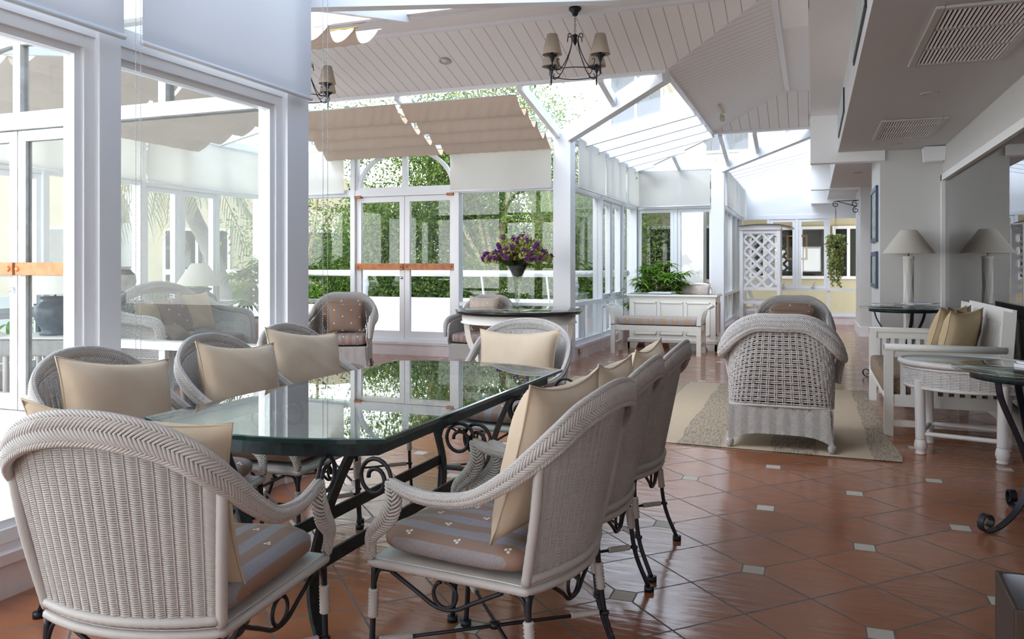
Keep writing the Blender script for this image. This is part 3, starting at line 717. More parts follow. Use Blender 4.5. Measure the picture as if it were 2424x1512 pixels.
roman((-3.25, YS + D1 - 0.02, Z1 + o_), (-4.52, YS + D1 - 0.02, Z1 + o_), (-4.52, YS + 0.12, ZE + 0.02 + o_), (-3.25, YS + 0.12, ZE + 0.02 + o_), 'beige scalloped shade at the top edge near the tall post', seed=3)
roman((XW + D1 - 0.02, 4.95, Z1 + o_), (XW + D1 - 0.02, 6.5, Z1 + o_), (XW + 0.12, 6.5, ZE + 0.02 + o_), (XW + 0.12, 4.6, ZE + 0.02 + o_), 'beige scalloped shade over the bay seen through the left door glass', seed=4)
roman((XW + D1 - 0.02, 6.55, Z1 + o_), (XW + D1 - 0.02, 8.2, Z1 + o_), (XW + 0.12, 8.2, ZE + 0.02 + o_), (XW + 0.12, 6.55, ZE + 0.02 + o_), 'beige scalloped shade over the wicker sofa seen through the left glass', seed=5)
# ------------------------------------------------------------------ wicker helpers
def braid(mb, P, U, W, T, ncol=4, step=0.0095, r=0.0042, slant=0.022, m=0, core=1):
    """herringbone wrapping of strands round a flattened tube; U = width directions"""
    P = [Vector(p) for p in P]; n = len(P); U = [Vector(u) for u in U]
    mb.sweep(P, [w - r for w in W], [t - r for t in T], up=U, sides=12, m=core)
    cum = [0]
    for i in range(1, n): cum.append(cum[-1] + (P[i] - P[i - 1]).length)
    L = cum[-1]
    def at(s):
        s = min(max(s, 0), L - 1e-6); i = 0
        lo, hi = 0, n - 1
        while hi - lo > 1:
            mid = (lo + hi) // 2
            if cum[mid] <= s: lo = mid
            else: hi = mid
        i = lo; t = (s - cum[i]) / (cum[i + 1] - cum[i]); p = P[i].lerp(P[i + 1], t)
        tg = (P[min(i + 2, n - 1)] - P[max(i - 1, 0)]).normalized(); u = U[i].lerp(U[i + 1], t); u = (u - tg * u.dot(tg)).normalized(); bb = tg.cross(u)
        return p, u, bb, W[i] + (W[i + 1] - W[i]) * t, T[i] + (T[i + 1] - T[i]) * t
    tot = 2 * ncol; s = 0.0
    while s < L:
        for c in range(tot):
            f0 = 2 * math.pi * c / tot; f1 = 2 * math.pi * (c + 1) / tot; d = slant / 2 if c % 2 == 0 else -slant / 2
            pts = []; rad = []
            for k in range(5):
                t = k / 4; ph = f0 + (f1 - f0) * (t * 1.16 - 0.08); p, u, bb, w, th = at(s + d * (2 * t - 1))
                lift = 0.0016 * math.sin(math.pi * t)
                ca, sa = math.cos(ph), math.sin(ph)
                pts.append(p + u * ((w - r * .5 + lift) * ca) + bb * ((th - r * .5 + lift) * sa)); rad.append(r * (0.62 + 0.38 * math.sin(math.pi * t)))
            mb.sweep(pts, rad, sides=5, m=m, cap=False)
        s += step
def wraptube(mb, pts, r, period=0.008, sides=8, m=0, closed=False, amp=0.13):
    P = [Vector(p) for p in pts]; cum = [0]
    Q = P + [P[0]] if closed else P
    for i in range(1, len(Q)): cum.append(cum[-1] + (Q[i] - Q[i - 1]).length)
    n = max(4, int(cum[-1] / (period / 2))); out = []; rr = []
    j = 0
    for k in range(n if closed else n + 1):
        s = cum[-1] * k / n
        while j < len(cum) - 2 and cum[j + 1] < s: j += 1
        t = (s - cum[j]) / max(1e-9, cum[j + 1] - cum[j]); out.append(Q[j].lerp(Q[j + 1], t)); rr.append(r * (1 + (amp if k % 2 else -amp * .5)))
    mb.sweep(out, rr, sides=sides, m=m, closed=closed)
def weave(mb, S, nrow, nst, r=0.0028, amp=0.0032, m=0, stake_r=None, v0=0.0, v1=1.0, vert=False):
    """twined panel over surface S(u,v)->(point, normal)"""
    for j in range(nrow):
        v = v0 + (v1 - v0) * (j + .5) / nrow; pts = []
        for i in range(2 * nst + 1):
            u = i / (2 * nst); p, nn = S(u, v)
            a = 0 if i % 2 else (amp if (i // 2 + (0 if vert else j)) % 2 else -amp); pts.append(p + nn * a)
        mb.sweep(pts, r, sides=5, m=m)
    for i in range(nst + 1):
        mb.sweep([S(i / nst, v0 + (v1 - v0) * k / 8)[0] for k in range(9)], stake_r or r, sides=5, m=m)
def ellipsoid(mb, c, sx, sy, sz, e1=0.5, e2=0.3, nu=40, nv=20, m=0, wr=0.0, seed=0, flatb=1.0):
    rnd = random.Random(seed); ph = [rnd.random() * 6.3 for _ in range(6)]
    def sp(a, e): return math.copysign(abs(a) ** e, a)
    vs = []; fs = []
    for i in range(nu):
        th = 2 * math.pi * i / nu
        for j in range(nv + 1):
            la = -math.pi / 2 + math.pi * j / nv
            x = sp(math.cos(la), e1) * sp(math.cos(th), e2); yy = sp(math.cos(la), e1) * sp(math.sin(th), e2); z = sp(math.sin(la), e1)
            if z < 0: z *= flatb
            w = wr * (math.sin(5 * x + ph[0]) * math.sin(4 * yy + ph[1]) + 0.5 * math.sin(9 * x + 7 * yy + ph[2]))
            vs.append((c[0] + sx * x, c[1] + sy * yy, c[2] + sz * z + w))
    for i in range(nu):
        k = (i + 1) % nu
        for j in range(nv): fs.append((i * (nv + 1) + j, k * (nv + 1) + j, k * (nv + 1) + j + 1, i * (nv + 1) + j + 1))
    mb.add(vs, fs, m, True)
def pillow_mesh(w, h, t, seed=0, n=26, crease=0.008):
    """upright pillow: width along x, height along z, thickness along y"""
    rnd = random.Random(seed); ph = [rnd.random() * 6.3 for _ in range(9)]; b = MB()
    for sgn in (1, -1):
        def fn(a, c):
            u = 2 * a - 1; v = 2 * c - 1; au, av = abs(u), abs(v)
            th = t / 2 * ((1 - au ** 2.4) * (1 - av ** 2.4)) ** 0.5
            px = w / 2 * u * (1 - 0.11 * (1 - av ** 2) * au ** 4); pz = h / 2 * v * (1 - 0.16 * (1 - au ** 2) * av ** 4)
            fold = crease * (0.7 * math.sin(2.6 * u + 1.9 * v + ph[0]) + 0.6 * math.sin(3 * v - 1.5 * u + ph[1]) + 1.3 * max(0, math.sin(5 * u * v + ph[2])) ** 3 * (au * av) ** .5 + 0.5 * abs(math.sin(4 * u - 5 * v + ph[3])) ** 5)
            edge = (1 - au ** 4) * (1 - av ** 4)
            return (px, sgn * (th + fold * edge * 0.9) + 0.004 * math.sin(3 * u + ph[4]), pz)
        b.grid(fn, n, n)
    # piped seam
    ed = []
    for k in range(4 * 12):
        q, f = divmod(k, 12); f = f / 12 * 2 - 1; u, v = [(f, -1), (1, f), (-f, 1), (-1, -f)][q]
        ed.append((w / 2 * u * (1 - 0.11 * (1 - v * v) * abs(u) ** 4), 0.004 * math.sin(3 * u + ph[4]), h / 2 * v * (1 - 0.16 * (1 - u * u) * abs(v) ** 4)))
    b.sweep(ed, 0.0035, sides=5, closed=True)
    return b
def place_pillow(loc, rz, tilt, w, h, t, mats, label, group=None, seed=0, roll=0, cat='pillow', name='throw_pillow', crease=0.008):
    o = pillow_mesh(w, h, t, seed, crease=crease).build(name, mats, label=label, cat=cat, group=group)
    o.matrix_world = Matrix.Translation(loc) @ Matrix.Rotation(rz, 4, 'Z') @ Matrix.Rotation(tilt, 4, 'X') @ Matrix.Rotation(roll, 4, 'Y')
    return o

# ------------------------------------------------------------------ dining armchair (faces +y)
def rim_paths():
    half = [(0, -.385, .885), (.10, -.38, .876), (.19, -.355, .848), (.252, -.325, .805), (.286, -.272, .752), (.298, -.19, .685), (.296, -.09, .630), (.288, .02, .610), (.280, .11, .612), (.276, .185, .632)]
    hn = [(0, -1, .1), (.12, -1, .1), (.3, -1, .1), (.6, -.8, .1), (.9, -.5, .1), (1, -.2, .1), (1, 0, 0), (1, 0, 0), (1, 0, 0), (1, 0, 0)]
    hw = [.039, .039, .037, .034, .029, .024, .020, .018, .017, .014]; ht = [.012, .012, .012, .013, .014, .015, .015, .015, .015, .013]
    full = [(-x, yy, z) for x, yy, z in half[::-1]] + half[1:]; fn = [(-a, c, d) for a, c, d in hn[::-1]] + hn[1:]; fw = hw[::-1] + hw[1:]; ft = ht[::-1] + ht[1:]
    P = cr(full, 8); k = 8; NN = []; W = []; T = []
    for i in range(len(P)):
        a = min(i // k, len(full) - 2); t = (i - a * k) / k
        NN.append(Vector(fn[a]).lerp(Vector(fn[a + 1]), t)); W.append(fw[a] + (fw[a + 1] - fw[a]) * t); T.append(ft[a] + (ft[a + 1] - ft[a]) * t)
    U = []
    for i in range(len(P)):
        tg = (P[min(i + 1, len(P) - 1)] - P[max(i - 1, 0)]).normalized(); U.append(tg.cross(NN[i]).normalized())
    return P, U, W, T
def dining_chair():
    t = empty('dining_chair')
    P, U, W, T = rim_paths()
    b = MB(); braid(b, P, U, W, T, ncol=4, step=0.0105, r=0.0046, slant=0.03); b.build('braided_rim', ['wicker', 'wicker_core'], t)
    def S(u, v):
        q = 2 * u - 1; bx = (.232 * q, -.225 - .055 * (1 - q * q), .425)
        tx = (.272 * q, -.298 - .068 * (1 - q * q), .770 + .088 * math.sqrt(max(0, 1 - q * q * .98)))
        p = Vector(bx).lerp(Vector(tx), v); return p, Vector((.35 * q, -1, -.1)).normalized()
    b = MB(); weave(b, S, 78, 34, 0.0026, 0.0030, vert=True); b.build('woven_back', 'wicker', t)
    b = MB()
    for sx in (-1, 1): wraptube(b, cr([(sx * .236, -.222, .41), (sx * .262, -.262, .60), (sx * .280, -.286, .775)], 6), 0.0135, 0.03, sides=10, amp=0.03)
    wraptube(b, [S(i / 20, 0)[0] + Vector((0, -.004, 0)) for i in range(21)], 0.012, 0.022, amp=0.10)
    b.build('back_frame', 'wicker', t)
    for sx in (-1, 1):
        pts = cr([(sx * .276, .185, .635), (sx * .288, .165, .585), (sx * .290, .185, .535), (sx * .280, .245, .475), (sx * .262, .262, .41)], 8)
        b = MB(); n = len(pts); Ws = [0.013 + 0.014 * math.sin(math.pi * min(1, i / n * 1.2)) for i in range(n)]
        braid(b, pts, [Vector((sx * .3, 1, .3))] * n, Ws, [0.013] * n, ncol=2, step=0.010, r=0.0046, slant=0.024); b.build('arm_support', ['wicker', 'wicker_core'], t)
    def loop(z, e=0.0):
        q = []
        cor = [(.236 + e, -.222), (.262 + e, .262 + e), (-.262 - e, .262 + e), (-.236 - e, -.222)]
        q += [(cor[0][0] + (cor[1][0] - cor[0][0]) * k / 6, cor[0][1] + (cor[1][1] - cor[0][1]) * k / 6, z) for k in range(6)]
        q += [(cor[1][0] + (cor[2][0] - cor[1][0]) * k / 6, cor[1][1] + .012 * math.sin(math.pi * k / 6), z) for k in range(6)]
        q += [(cor[2][0] + (cor[3][0] - cor[2][0]) * k / 6, cor[2][1] + (cor[3][1] - cor[2][1]) * k / 6, z) for k in range(6)]
        q += [(-.236 + .472 * k / 8, -.222 - .055 * (1 - (2 * k / 8 - 1) ** 2), z) for k in range(8)]
        return q
    b = MB(); wraptube(b, loop(.392), 0.0125, 0.012, closed=True, amp=0.05); b.build('seat_rail', 'wicker', t)
    b = MB(); ring = loop(.398, -.005); b.prism(ring, (0, 0, .008)); b.build('seat_deck', 'wicker_bright', t)
    b = MB(); ellipsoid(b, (0, .02, .452), .247, .245, .047, .62, .30, 56, 18, wr=.0035, flatb=.9)
    cu = b.build('seat_cushion', 'brocade_x', t, label='brown and lilac striped brocade cushion')
    b = MB(); b.sweep([(-.02, -.212, .455), (.02, -.212, .455)], .003, sides=6); b.box((.02, -.216, .438), (.028, -.212, .455)); b.build('zip_pull', 'chrome', cu)
    for sx, sy in ((-1, -1), (1, -1), (-1, 1), (1, 1)):
        if sy < 0: pts = cr([(sx * .232, -.226, .385), (sx * .236, -.232, .28), (sx * .243, -.252, .14), (sx * .252, -.302, .012)], 6)
        else: pts = cr([(sx * .258, .255, .385), (sx * .258, .258, .28), (sx * .260, .262, .14), (sx * .262, .272, .012)], 6)
        b = MB(); b.sweep(pts, 0.0085, sides=10)
        for a in (1, -1):
            b.sweep(cr([pts[4] + Vector((0, 0, 0)), pts[2] + Vector((-sx * .018 if a > 0 else 0, -sy * .018 if a < 0 else 0, .02)), (pts[0].x - (sx * .055 if a > 0 else 0), pts[0].y - (sy * .055 if a < 0 else 0), .380)], 5), 0.0055, sides=8)
        b.lathe([(0.009, -.006), (.0145, -.004), (.0145, .004), (.009, .006)], pts[11], 10)
        leg = b.build('leg', 'iron', t)
        b = MB(); wraptube(b, pts[4:9], 0.0135, 0.010, sides=10, amp=0.18); b.build('leg_wrap', 'wicker', leg)
        b = MB(); q = pts[-1]; b.lathe([(.010, .020), (.0185, .020), (.0185, 0)], (q.x, q.y, 0.0005), 14); b.build('foot_cap', 'iron', leg)
    b = MB(); zc = .165
    def lp(sx, sy): return Vector((sx * .243, -.248, zc)) if sy < 0 else Vector((sx * .260, .262, zc))
    for a, c in (((-1, -1), (1, 1)), ((1, -1), (-1, 1))):
        p, q = lp(*a), lp(*c); b.sweep([p, q], 0.0055, sides=8)
    b.lathe([(0, -.012), (.016, -.008), (.016, .008), (0, .012)], (0, 0.007, zc), 12); st = b.build('stretcher', 'iron', t)
    b = MB()
    for a in ((-1, -1), (1, 1), (1, -1), (-1, 1)):
        p = lp(*a); c = Vector((0, .007, zc)); wraptube(b, [p.lerp(c, .06), p.lerp(c, .32)], 0.010, 0.009, amp=0.18)
    b.build('stretcher_wrap', 'wicker', st)
    # bowed rods with a loop under each rail
    b = MB()
    for (p, q) in (((-.262, .262), (-.236, -.222)), ((.262, .262), (.236, -.222)), ((-.20, .27), (.20, .27)), ((-.19, -.25), (.19, -.25))):
        P0 = Vector((*p, .378)).lerp(Vector((*q, .378)), .14); P1 = Vector((*p, .378)).lerp(Vector((*q, .378)), .86); M = (P0 + P1) / 2; M.z = .302
        d = (P1 - P0).normalized(); pts = [P0, P0.lerp(M, .5) + Vector((0, 0, -.006)), M - d * .03 + Vector((0, 0, .004)), M + d * .03 + Vector((0, 0, .004)), P1.lerp(M, .5) + Vector((0, 0, -.006)), P1]
        b.sweep(cr(pts, 5), 0.006, sides=8)
        cc = M + Vector((0, 0, .040)); b.sweep([cc + d * (.036 * math.cos(a)) + Vector((0, 0, .036 * math.sin(a))) for a in [R(-250 + 20 * k) for k in range(18)]], 0.0055, sides=8)
    b.build('iron_bow', 'iron', t)
    for sx in (-1, 1):
        b = MB(); c = Vector((sx * .276, .237, .640)); pts = []
        for k in range(34):
            f = k / 33; th = R(188 - 545 * f); r = .056 - .037 * f ** 1.5; pts.append(c + Vector((0, r * math.cos(th), r * math.sin(th))) + Vector((0, .004 * f, -.004 * f)))
        b.sweep(pts, 0.0062, sides=10); b.build('arm_scroll', 'iron', t)
    return t
DC = dining_chair()
GD = 'wicker dining armchairs round the glass table'
chairs = [  # x, y, facing angle of +y axis, label
    (-1.535, 1.66, R(8), 'wicker dining chair in the left foreground, its woven back to the viewer'),
    (-0.88, 2.20, R(82), 'nearest wicker chair on the right side of the glass table'),
    (-0.89, 2.765, R(88), 'middle wicker chair on the right side of the glass table'),
    (-0.88, 3.365, R(88), 'farthest wicker chair on the right side of the glass table'),
    (-2.265, 2.30, R(-85), 'nearest wicker chair on the window side of the glass table'),
    (-2.235, 2.95, R(-85), 'middle wicker chair on the window side of the glass table'),
    (-2.30, 3.57, R(-90), 'farthest wicker chair on the window side of the glass table'),
    (-1.585, 4.07, R(178), 'wicker dining chair at the far end of the glass table facing the viewer')]
pil = [(0.56, .45, .16, 8, -.02, 0.07, 'beige throw pillow in the left foreground chair, corners rising behind its rim'), (.46, .44, .16, 3, -.02, 0.02, 'large beige throw pillow on the nearest right-hand dining chair'),
       (.46, .42, .15, 4, 0, 0.04, 'beige throw pillow on the middle right-hand dining chair'), (.46, .42, .15, 5, 0, -.02, 'beige throw pillow on the farthest right-hand dining chair'),
       (.48, .40, .16, 6, .0, -.12, 'beige throw pillow on the nearest window-side dining chair'), (.46, .40, .16, 7, .0, -.10, 'beige throw pillow on the middle window-side dining chair'),
       (.50, .41, .16, 9, .05, -.12, 'beige throw pillow on the farthest window-side dining chair'), (.50, .38, .15, 11, 0, .02, 'beige throw pillow on the chair at the far end of the table')]
for i, ((x, yy, rz, lab), (pw, phh, pt, sd, dx, roll, plab)) in enumerate(zip(chairs, pil)):
    o = DC if i == 0 else copy_tree(DC)
    o.location = (x, yy, 0); o.rotation_euler = (0, 0, rz); tag(o, lab, 'chair', GD)
    M = Matrix.Translation((x, yy, 0)) @ Matrix.Rotation(rz, 4, 'Z')
    loc = M @ Vector((dx, -.185, (.465 if i == 0 else .50) + phh / 2 - .008))
    place_pillow(loc, rz - (R(11) if 4 <= i <= 6 else 0), R(15), pw, phh, pt, 'beige_cloth', plab, 'beige pillows on the dining chairs', sd, roll)

# ------------------------------------------------------------------ glass dining table
def dining_table():
    t = empty('dining_table', (-1.55, 2.765, 0), R(-1.0), label='long glass-topped dining table with curved ends on a dark iron base', cat='table')
    def outline(hw, hl, bow, z):
        pts = []
        for k in range(13): a = -1 + 2 * k / 12; pts.append((hw * a, -hl - bow * (1 - a * a), z))
        for k in range(13): a = 1 - 2 * k / 12; pts.append((hw * a, hl + bow * (1 - a * a), z))
        return pts
    b = MB(); top = outline(.445, .80, .115, .750); bot = outline(.445, .80, .115, .738); n = len(top); hi = outline(.437, .792, .115, .752)
    b.add(hi, [tuple(range(n))], 0); b.add(bot, [tuple(range(n))[::-1]], 0)
    b.add(bot + top, [(i, (i + 1) % n, n + (i + 1) % n, n + i) for i in range(n)], 1)
    b.add(top + hi, [(i, (i + 1) % n, n + (i + 1) % n, n + i) for i in range(n)], 1)
    b.build('glass_top', ['table_glass', 'glass_edge'], t)
    ft = outline(.385, .745, .115, .712); b = MB(); b.sweep(ft, .024, .005, up=(0, 0, 1), square=True, closed=True); b.build('table_frame', 'iron_patina', t)
    for sy in (-1, 1):
        Y0 = sy * .68
        for sx in (-1, 1):
            pts = cr([(sx * .30, Y0, .735), (sx * .25, Y0, .66), (sx * .175, Y0, .50), (sx * .13, Y0, .36), (sx * .115, Y0, .25), (sx * .13, Y0, .14), (sx * .18, Y0, .04), (sx * .24, Y0, .008)], 6)
            b = MB(); b.sweep(pts, .006, .025, up=[Vector((1, 0, .2))] * len(pts), square=True); b.build('leg', 'iron_patina', t)
        b = MB(); b.bar((-.12, Y0, .27), (.12, Y0, .27), .04, .012, (0, 0, 1)); b.build('cross_bar', 'iron_patina', t)
    for sx in (-1, 1):
        b = MB(); b.bar((sx * .125, -.68, .31), (sx * .125, .68, .31), .010, .045); b.build('stretcher', 'iron_patina', t)
    return t
dining_table()

# ------------------------------------------------------------------ big wicker armchairs and the sofa (face +y)
def lounge(name, W=0.80, Dp=0.72, top=0.87, arch=0.05, strand=True, cushion='brocade_x', back='brocade_face', armh=.60, seatz=.30, step=.022):
    t = empty(name); hw = W / 2; xb = hw - .07
    half = [(0, -.32, top - .03), (xb * .5, -.315, top - .035), (xb * .86, -.295, top - .10), (hw - .035, -.24, top - .20), (hw - .02, -.12, armh + .03), (hw - .015, .05, armh), (hw - .015, .22, armh - .015), (hw - .02, .32, armh - .08), (hw - .03, .35, .38)]
    if arch > .1: half[0] = (0, -.32, top); half[1] = (xb * .5, -.315, top - .05); half[2] = (xb * .86, -.295, top - .16)
    hn = [(0, -1, .25), (.1, -1, .25), (.4, -.9, .25), (.9, -.5, .3), (1, -.1, .5), (1, 0, .8), (1, .1, .7), (1, .5, 0), (1, .3, 0)]
    hw_ = [.060, .060, .062, .062, .058, .055, .055, .05, .035]; ht = [.030, .030, .03, .032, .034, .034, .034, .03, .02]
    full = [(-x, yy, z) for x, yy, z in half[::-1]] + half[1:]; fn = [(-a, c, d) for a, c, d in hn[::-1]] + hn[1:]; fw = hw_[::-1] + hw_[1:]; ft = ht[::-1] + ht[1:]
    k = 6; P = cr(full, k); NN = []; Ws = []; Ts = []
    for i in range(len(P)):
        a = min(i // k, len(full) - 2); f = (i - a * k) / k; NN.append(Vector(fn[a]).lerp(Vector(fn[a + 1]), f)); Ws.append(fw[a] + (fw[a + 1] - fw[a]) * f); Ts.append(ft[a] + (ft[a + 1] - ft[a]) * f)
    U = [(P[min(i + 1, len(P) - 1)] - P[max(i - 1, 0)]).normalized().cross(NN[i]).normalized() for i in range(len(P))]
    b = MB(); braid(b, P, U, Ws, Ts, ncol=6, step=step * .6, r=0.0058, slant=0.034); b.build('braided_rim', ['wicker', 'wicker_core'], t)
    base = [(0, -.30, seatz - .03), (xb * .6, -.30, seatz - .03), (xb * .92, -.27, seatz - .03), (xb - .0, -.2, seatz - .03), (xb, -.1, seatz - .03), (xb, .05, seatz - .03), (xb, .2, seatz - .03), (xb, .30, seatz - .03), (xb, .33, seatz - .03)]
    fb = [(-x, yy, z) for x, yy, z in base[::-1]] + base[1:]; PB = cr(fb, k)
    def S(u, v):
        x = u * (len(P) - 1); i = min(int(x), len(P) - 2); f = x - i
        a = PB[i].lerp(PB[i + 1], f); c = P[i].lerp(P[i + 1], f); c = Vector((c.x * (.875 if W < 1 else .95), c.y, c.z - .02)); nn = NN[i].lerp(NN[i + 1], f).normalized()
        return a.lerp(c, v) + nn * (.008 * math.sin(math.pi * v)) * (1 if v < 1 else 0), nn
    # open lattice: doubled strands both ways
    b = MB(); L = W + 1.3; nst = int(L / .034); nr = int((top - seatz) / .030)
    for i in range(nst + 1):
        u = i / nst
        for du in (-.5, .5):
            uu = min(1, max(0, u + du * .009 / L * 1.0)); b.sweep([S(uu, k2 / 10)[0] + S(uu, k2 / 10)[1] * (.003 * (-1) ** (k2 + i)) for k2 in range(11)], .0042, sides=5)
    for j in range(1, nr):
        for dv in (-.006, .006):
            v = j / nr + dv / (top - seatz); n2 = nst * 2; b.sweep([S(i / n2, v)[0] + S(i / n2, v)[1] * (.0035 * math.cos(math.pi * (i / 2 + j))) for i in range(n2 + 1)], .0042, sides=5)
    b.sweep([S(i / 60, .985)[0] for i in range(61)], .009, sides=6); b.sweep([S(i / 60, .03)[0] for i in range(61)], .008, sides=6)
    b.build('lattice_shell', 'wicker', t)
    # woven skirt with arched openings
    zt = seatz - .02; hb = hw - .09
    def panel(p, q, out, name='woven_skirt'):
        b = MB(); p = Vector(p); q = Vector(q); n = 20; vs = []
        for i in range(n + 1):
            a = i / n; f = 2 * a - 1; zb = .030 + (.070) * (1 - f ** 4) ** .9; c = p.lerp(q, a)
            o0 = Vector(out) * .012
            for z, e in ((zt, 0), ((zt + zb) / 2, .3), (zb, 1)):
                spread = (q - p) * (f * .035 * e); vs += [c + o0 + spread + Vector((0, 0, z)), c - o0 + spread + Vector((0, 0, z))]
        fs = []
        for i in range(n):
            a = i * 6; c = a + 6
            fs += [(a, c, c + 2, a + 2), (a + 2, c + 2, c + 4, a + 4), (a + 1, a + 3, c + 3, c + 1), (a + 3, a + 5, c + 5, c + 3), (a + 4, c + 4, c + 5, a + 5), (a, a + 1, c + 1, c)]
        fs += [(0, 2, 3, 1), (2, 4, 5, 3), (n * 6, n * 6 + 1, n * 6 + 3, n * 6 + 2), (n * 6 + 2, n * 6 + 3, n * 6 + 5, n * 6 + 4)]
        b.add(vs, fs); b.build(name, 'basket_weave', t)
    panel((-hb, -.29, 0), (hb, -.29, 0), (0, -1, 0)); panel((-hb, .33, 0), (hb, .33, 0), (0, 1, 0)); panel((-hb - .01, -.28, 0), (-hb - .01, .32, 0), (-1, 0, 0)); panel((hb + .01, -.28, 0), (hb + .01, .32, 0), (1, 0, 0))
    for sx in (-1, 1):
        for sy in (-.295, .33):
            b = MB(); b.lathe([(.014, .055), (.024, .046), (.028, .028), (.022, .010), (.016, 0.0005)], (sx * (hb + .012), sy, 0), 14); b.build('foot', 'basket_weave', t)
    b = MB(); b.box((-hb, -.28, zt - .02), (hb, .32, zt + .005)); b.build('seat_deck', 'wicker', t)
    b = MB(); ellipsoid(b, (0, .03, seatz + .055), xb - .015, .305, .07, .4, .22, 50, 16, flatb=.9); b.build('seat_cushion', cushion, t)
    if back:
        b = MB(); s0 = len(b.v); ellipsoid(b, (0, 0, 0), xb * .78, .07, .21, .5, .35, 44, 18); b.xf(Matrix.Translation((0, -.20, seatz + .31)) @ Matrix.Rotation(R(-12), 4, 'X')); b.build('back_cushion', back, t)
    return t
def local(o, p): return Matrix.Translation(o.location) @ Matrix.Rotation(o.rotation_euler[2], 4, 'Z') @ Vector(p)
arm1 = lounge('wicker_armchair'); arm1.location = (-0.20, 5.86, 0.012); arm1.rotation_euler = (0, 0, R(0))
tag(arm1, 'white wicker armchair on the rug, its open lattice back to the viewer', 'armchair', 'white wicker armchairs')
arm2 = copy_tree(arm1); arm2.location = (-0.20, 9.0, 0); arm2.rotation_euler = (0, 0, R(180)); tag(arm2, 'wicker armchair facing the viewer behind the rug, brown cushions in it', 'armchair', 'white wicker armchairs')
arm3 = copy_tree(arm1); arm3.location = (-5.28, 8.20, 0); arm3.rotation_euler = (0, 0, R(-155)); tag(arm3, 'wicker armchair with striped pillow in front of the arched doors', 'armchair', 'white wicker armchairs')
arm4 = copy_tree(arm1); arm4.location = (-3.86, 9.14, 0); arm4.rotation_euler = (0, 0, R(178)); arm4.scale = (.92, .92, .95); tag(arm4, 'wicker armchair half hidden behind the round black table', 'armchair', 'white wicker armchairs')
GP = 'brown striped pillows'
def lp_pillow(o, p, tilt, rz, *a, **k): return place_pillow(local(o, p), o.rotation_euler[2] + rz, tilt, *a, **k)
lp_pillow(arm2, (0.01, -.045, .59), R(16), 0, .46, .34, .13, 'brocade_face', 'brown pillow with pale motifs in the armchair behind the rug', GP, seed=21)
lp_pillow(arm3, (-.03, -.03, .60), R(18), R(6), .44, .40, .13, 'brocade_face', 'brown striped square pillow in the armchair by the arched doors', GP, seed=22)
lp_pillow(arm4, (0, -.05, .67), R(14), 0, .42, .36, .13, 'brocade_light', 'tan striped pillow showing above the round black table', GP, seed=23)
sofa = lounge('wicker_sofa', W=1.68, top=1.0, arch=.2, back=None, armh=.70, cushion='brown_cloth', seatz=.34, step=.03)
sofa.location = (-6.33, 6.74, 0); sofa.rotation_euler = (0, 0, R(-82)); tag(sofa, 'white wicker sofa with arched back seen through the left glass wall', 'sofa')
lp_pillow(sofa, (.42, -.08, .68), R(18), R(12), .44, .38, .14, 'tan_cloth', 'pale tan pillow at the left end of the wicker sofa', 'pillows on the wicker sofa', seed=31)
lp_pillow(sofa, (.10, -.02, .69), R(20), R(-4), .46, .44, .13, 'brocade_face', 'brown striped pillow in the middle of the wicker sofa', 'pillows on the wicker sofa', seed=32, roll=.12)
lp_pillow(sofa, (-.36, -.08, .71), R(16), R(-5), .50, .46, .14, 'tan_cloth', 'large tan pillow at the right end of the wicker sofa', 'pillows on the wicker sofa', seed=33)
lp_pillow(sofa, (.30, .12, .54), R(50), R(8), .38, .22, .10, 'brown_cloth', 'small dark pillow lying on the seat of the wicker sofa', 'pillows on the wicker sofa', seed=34)

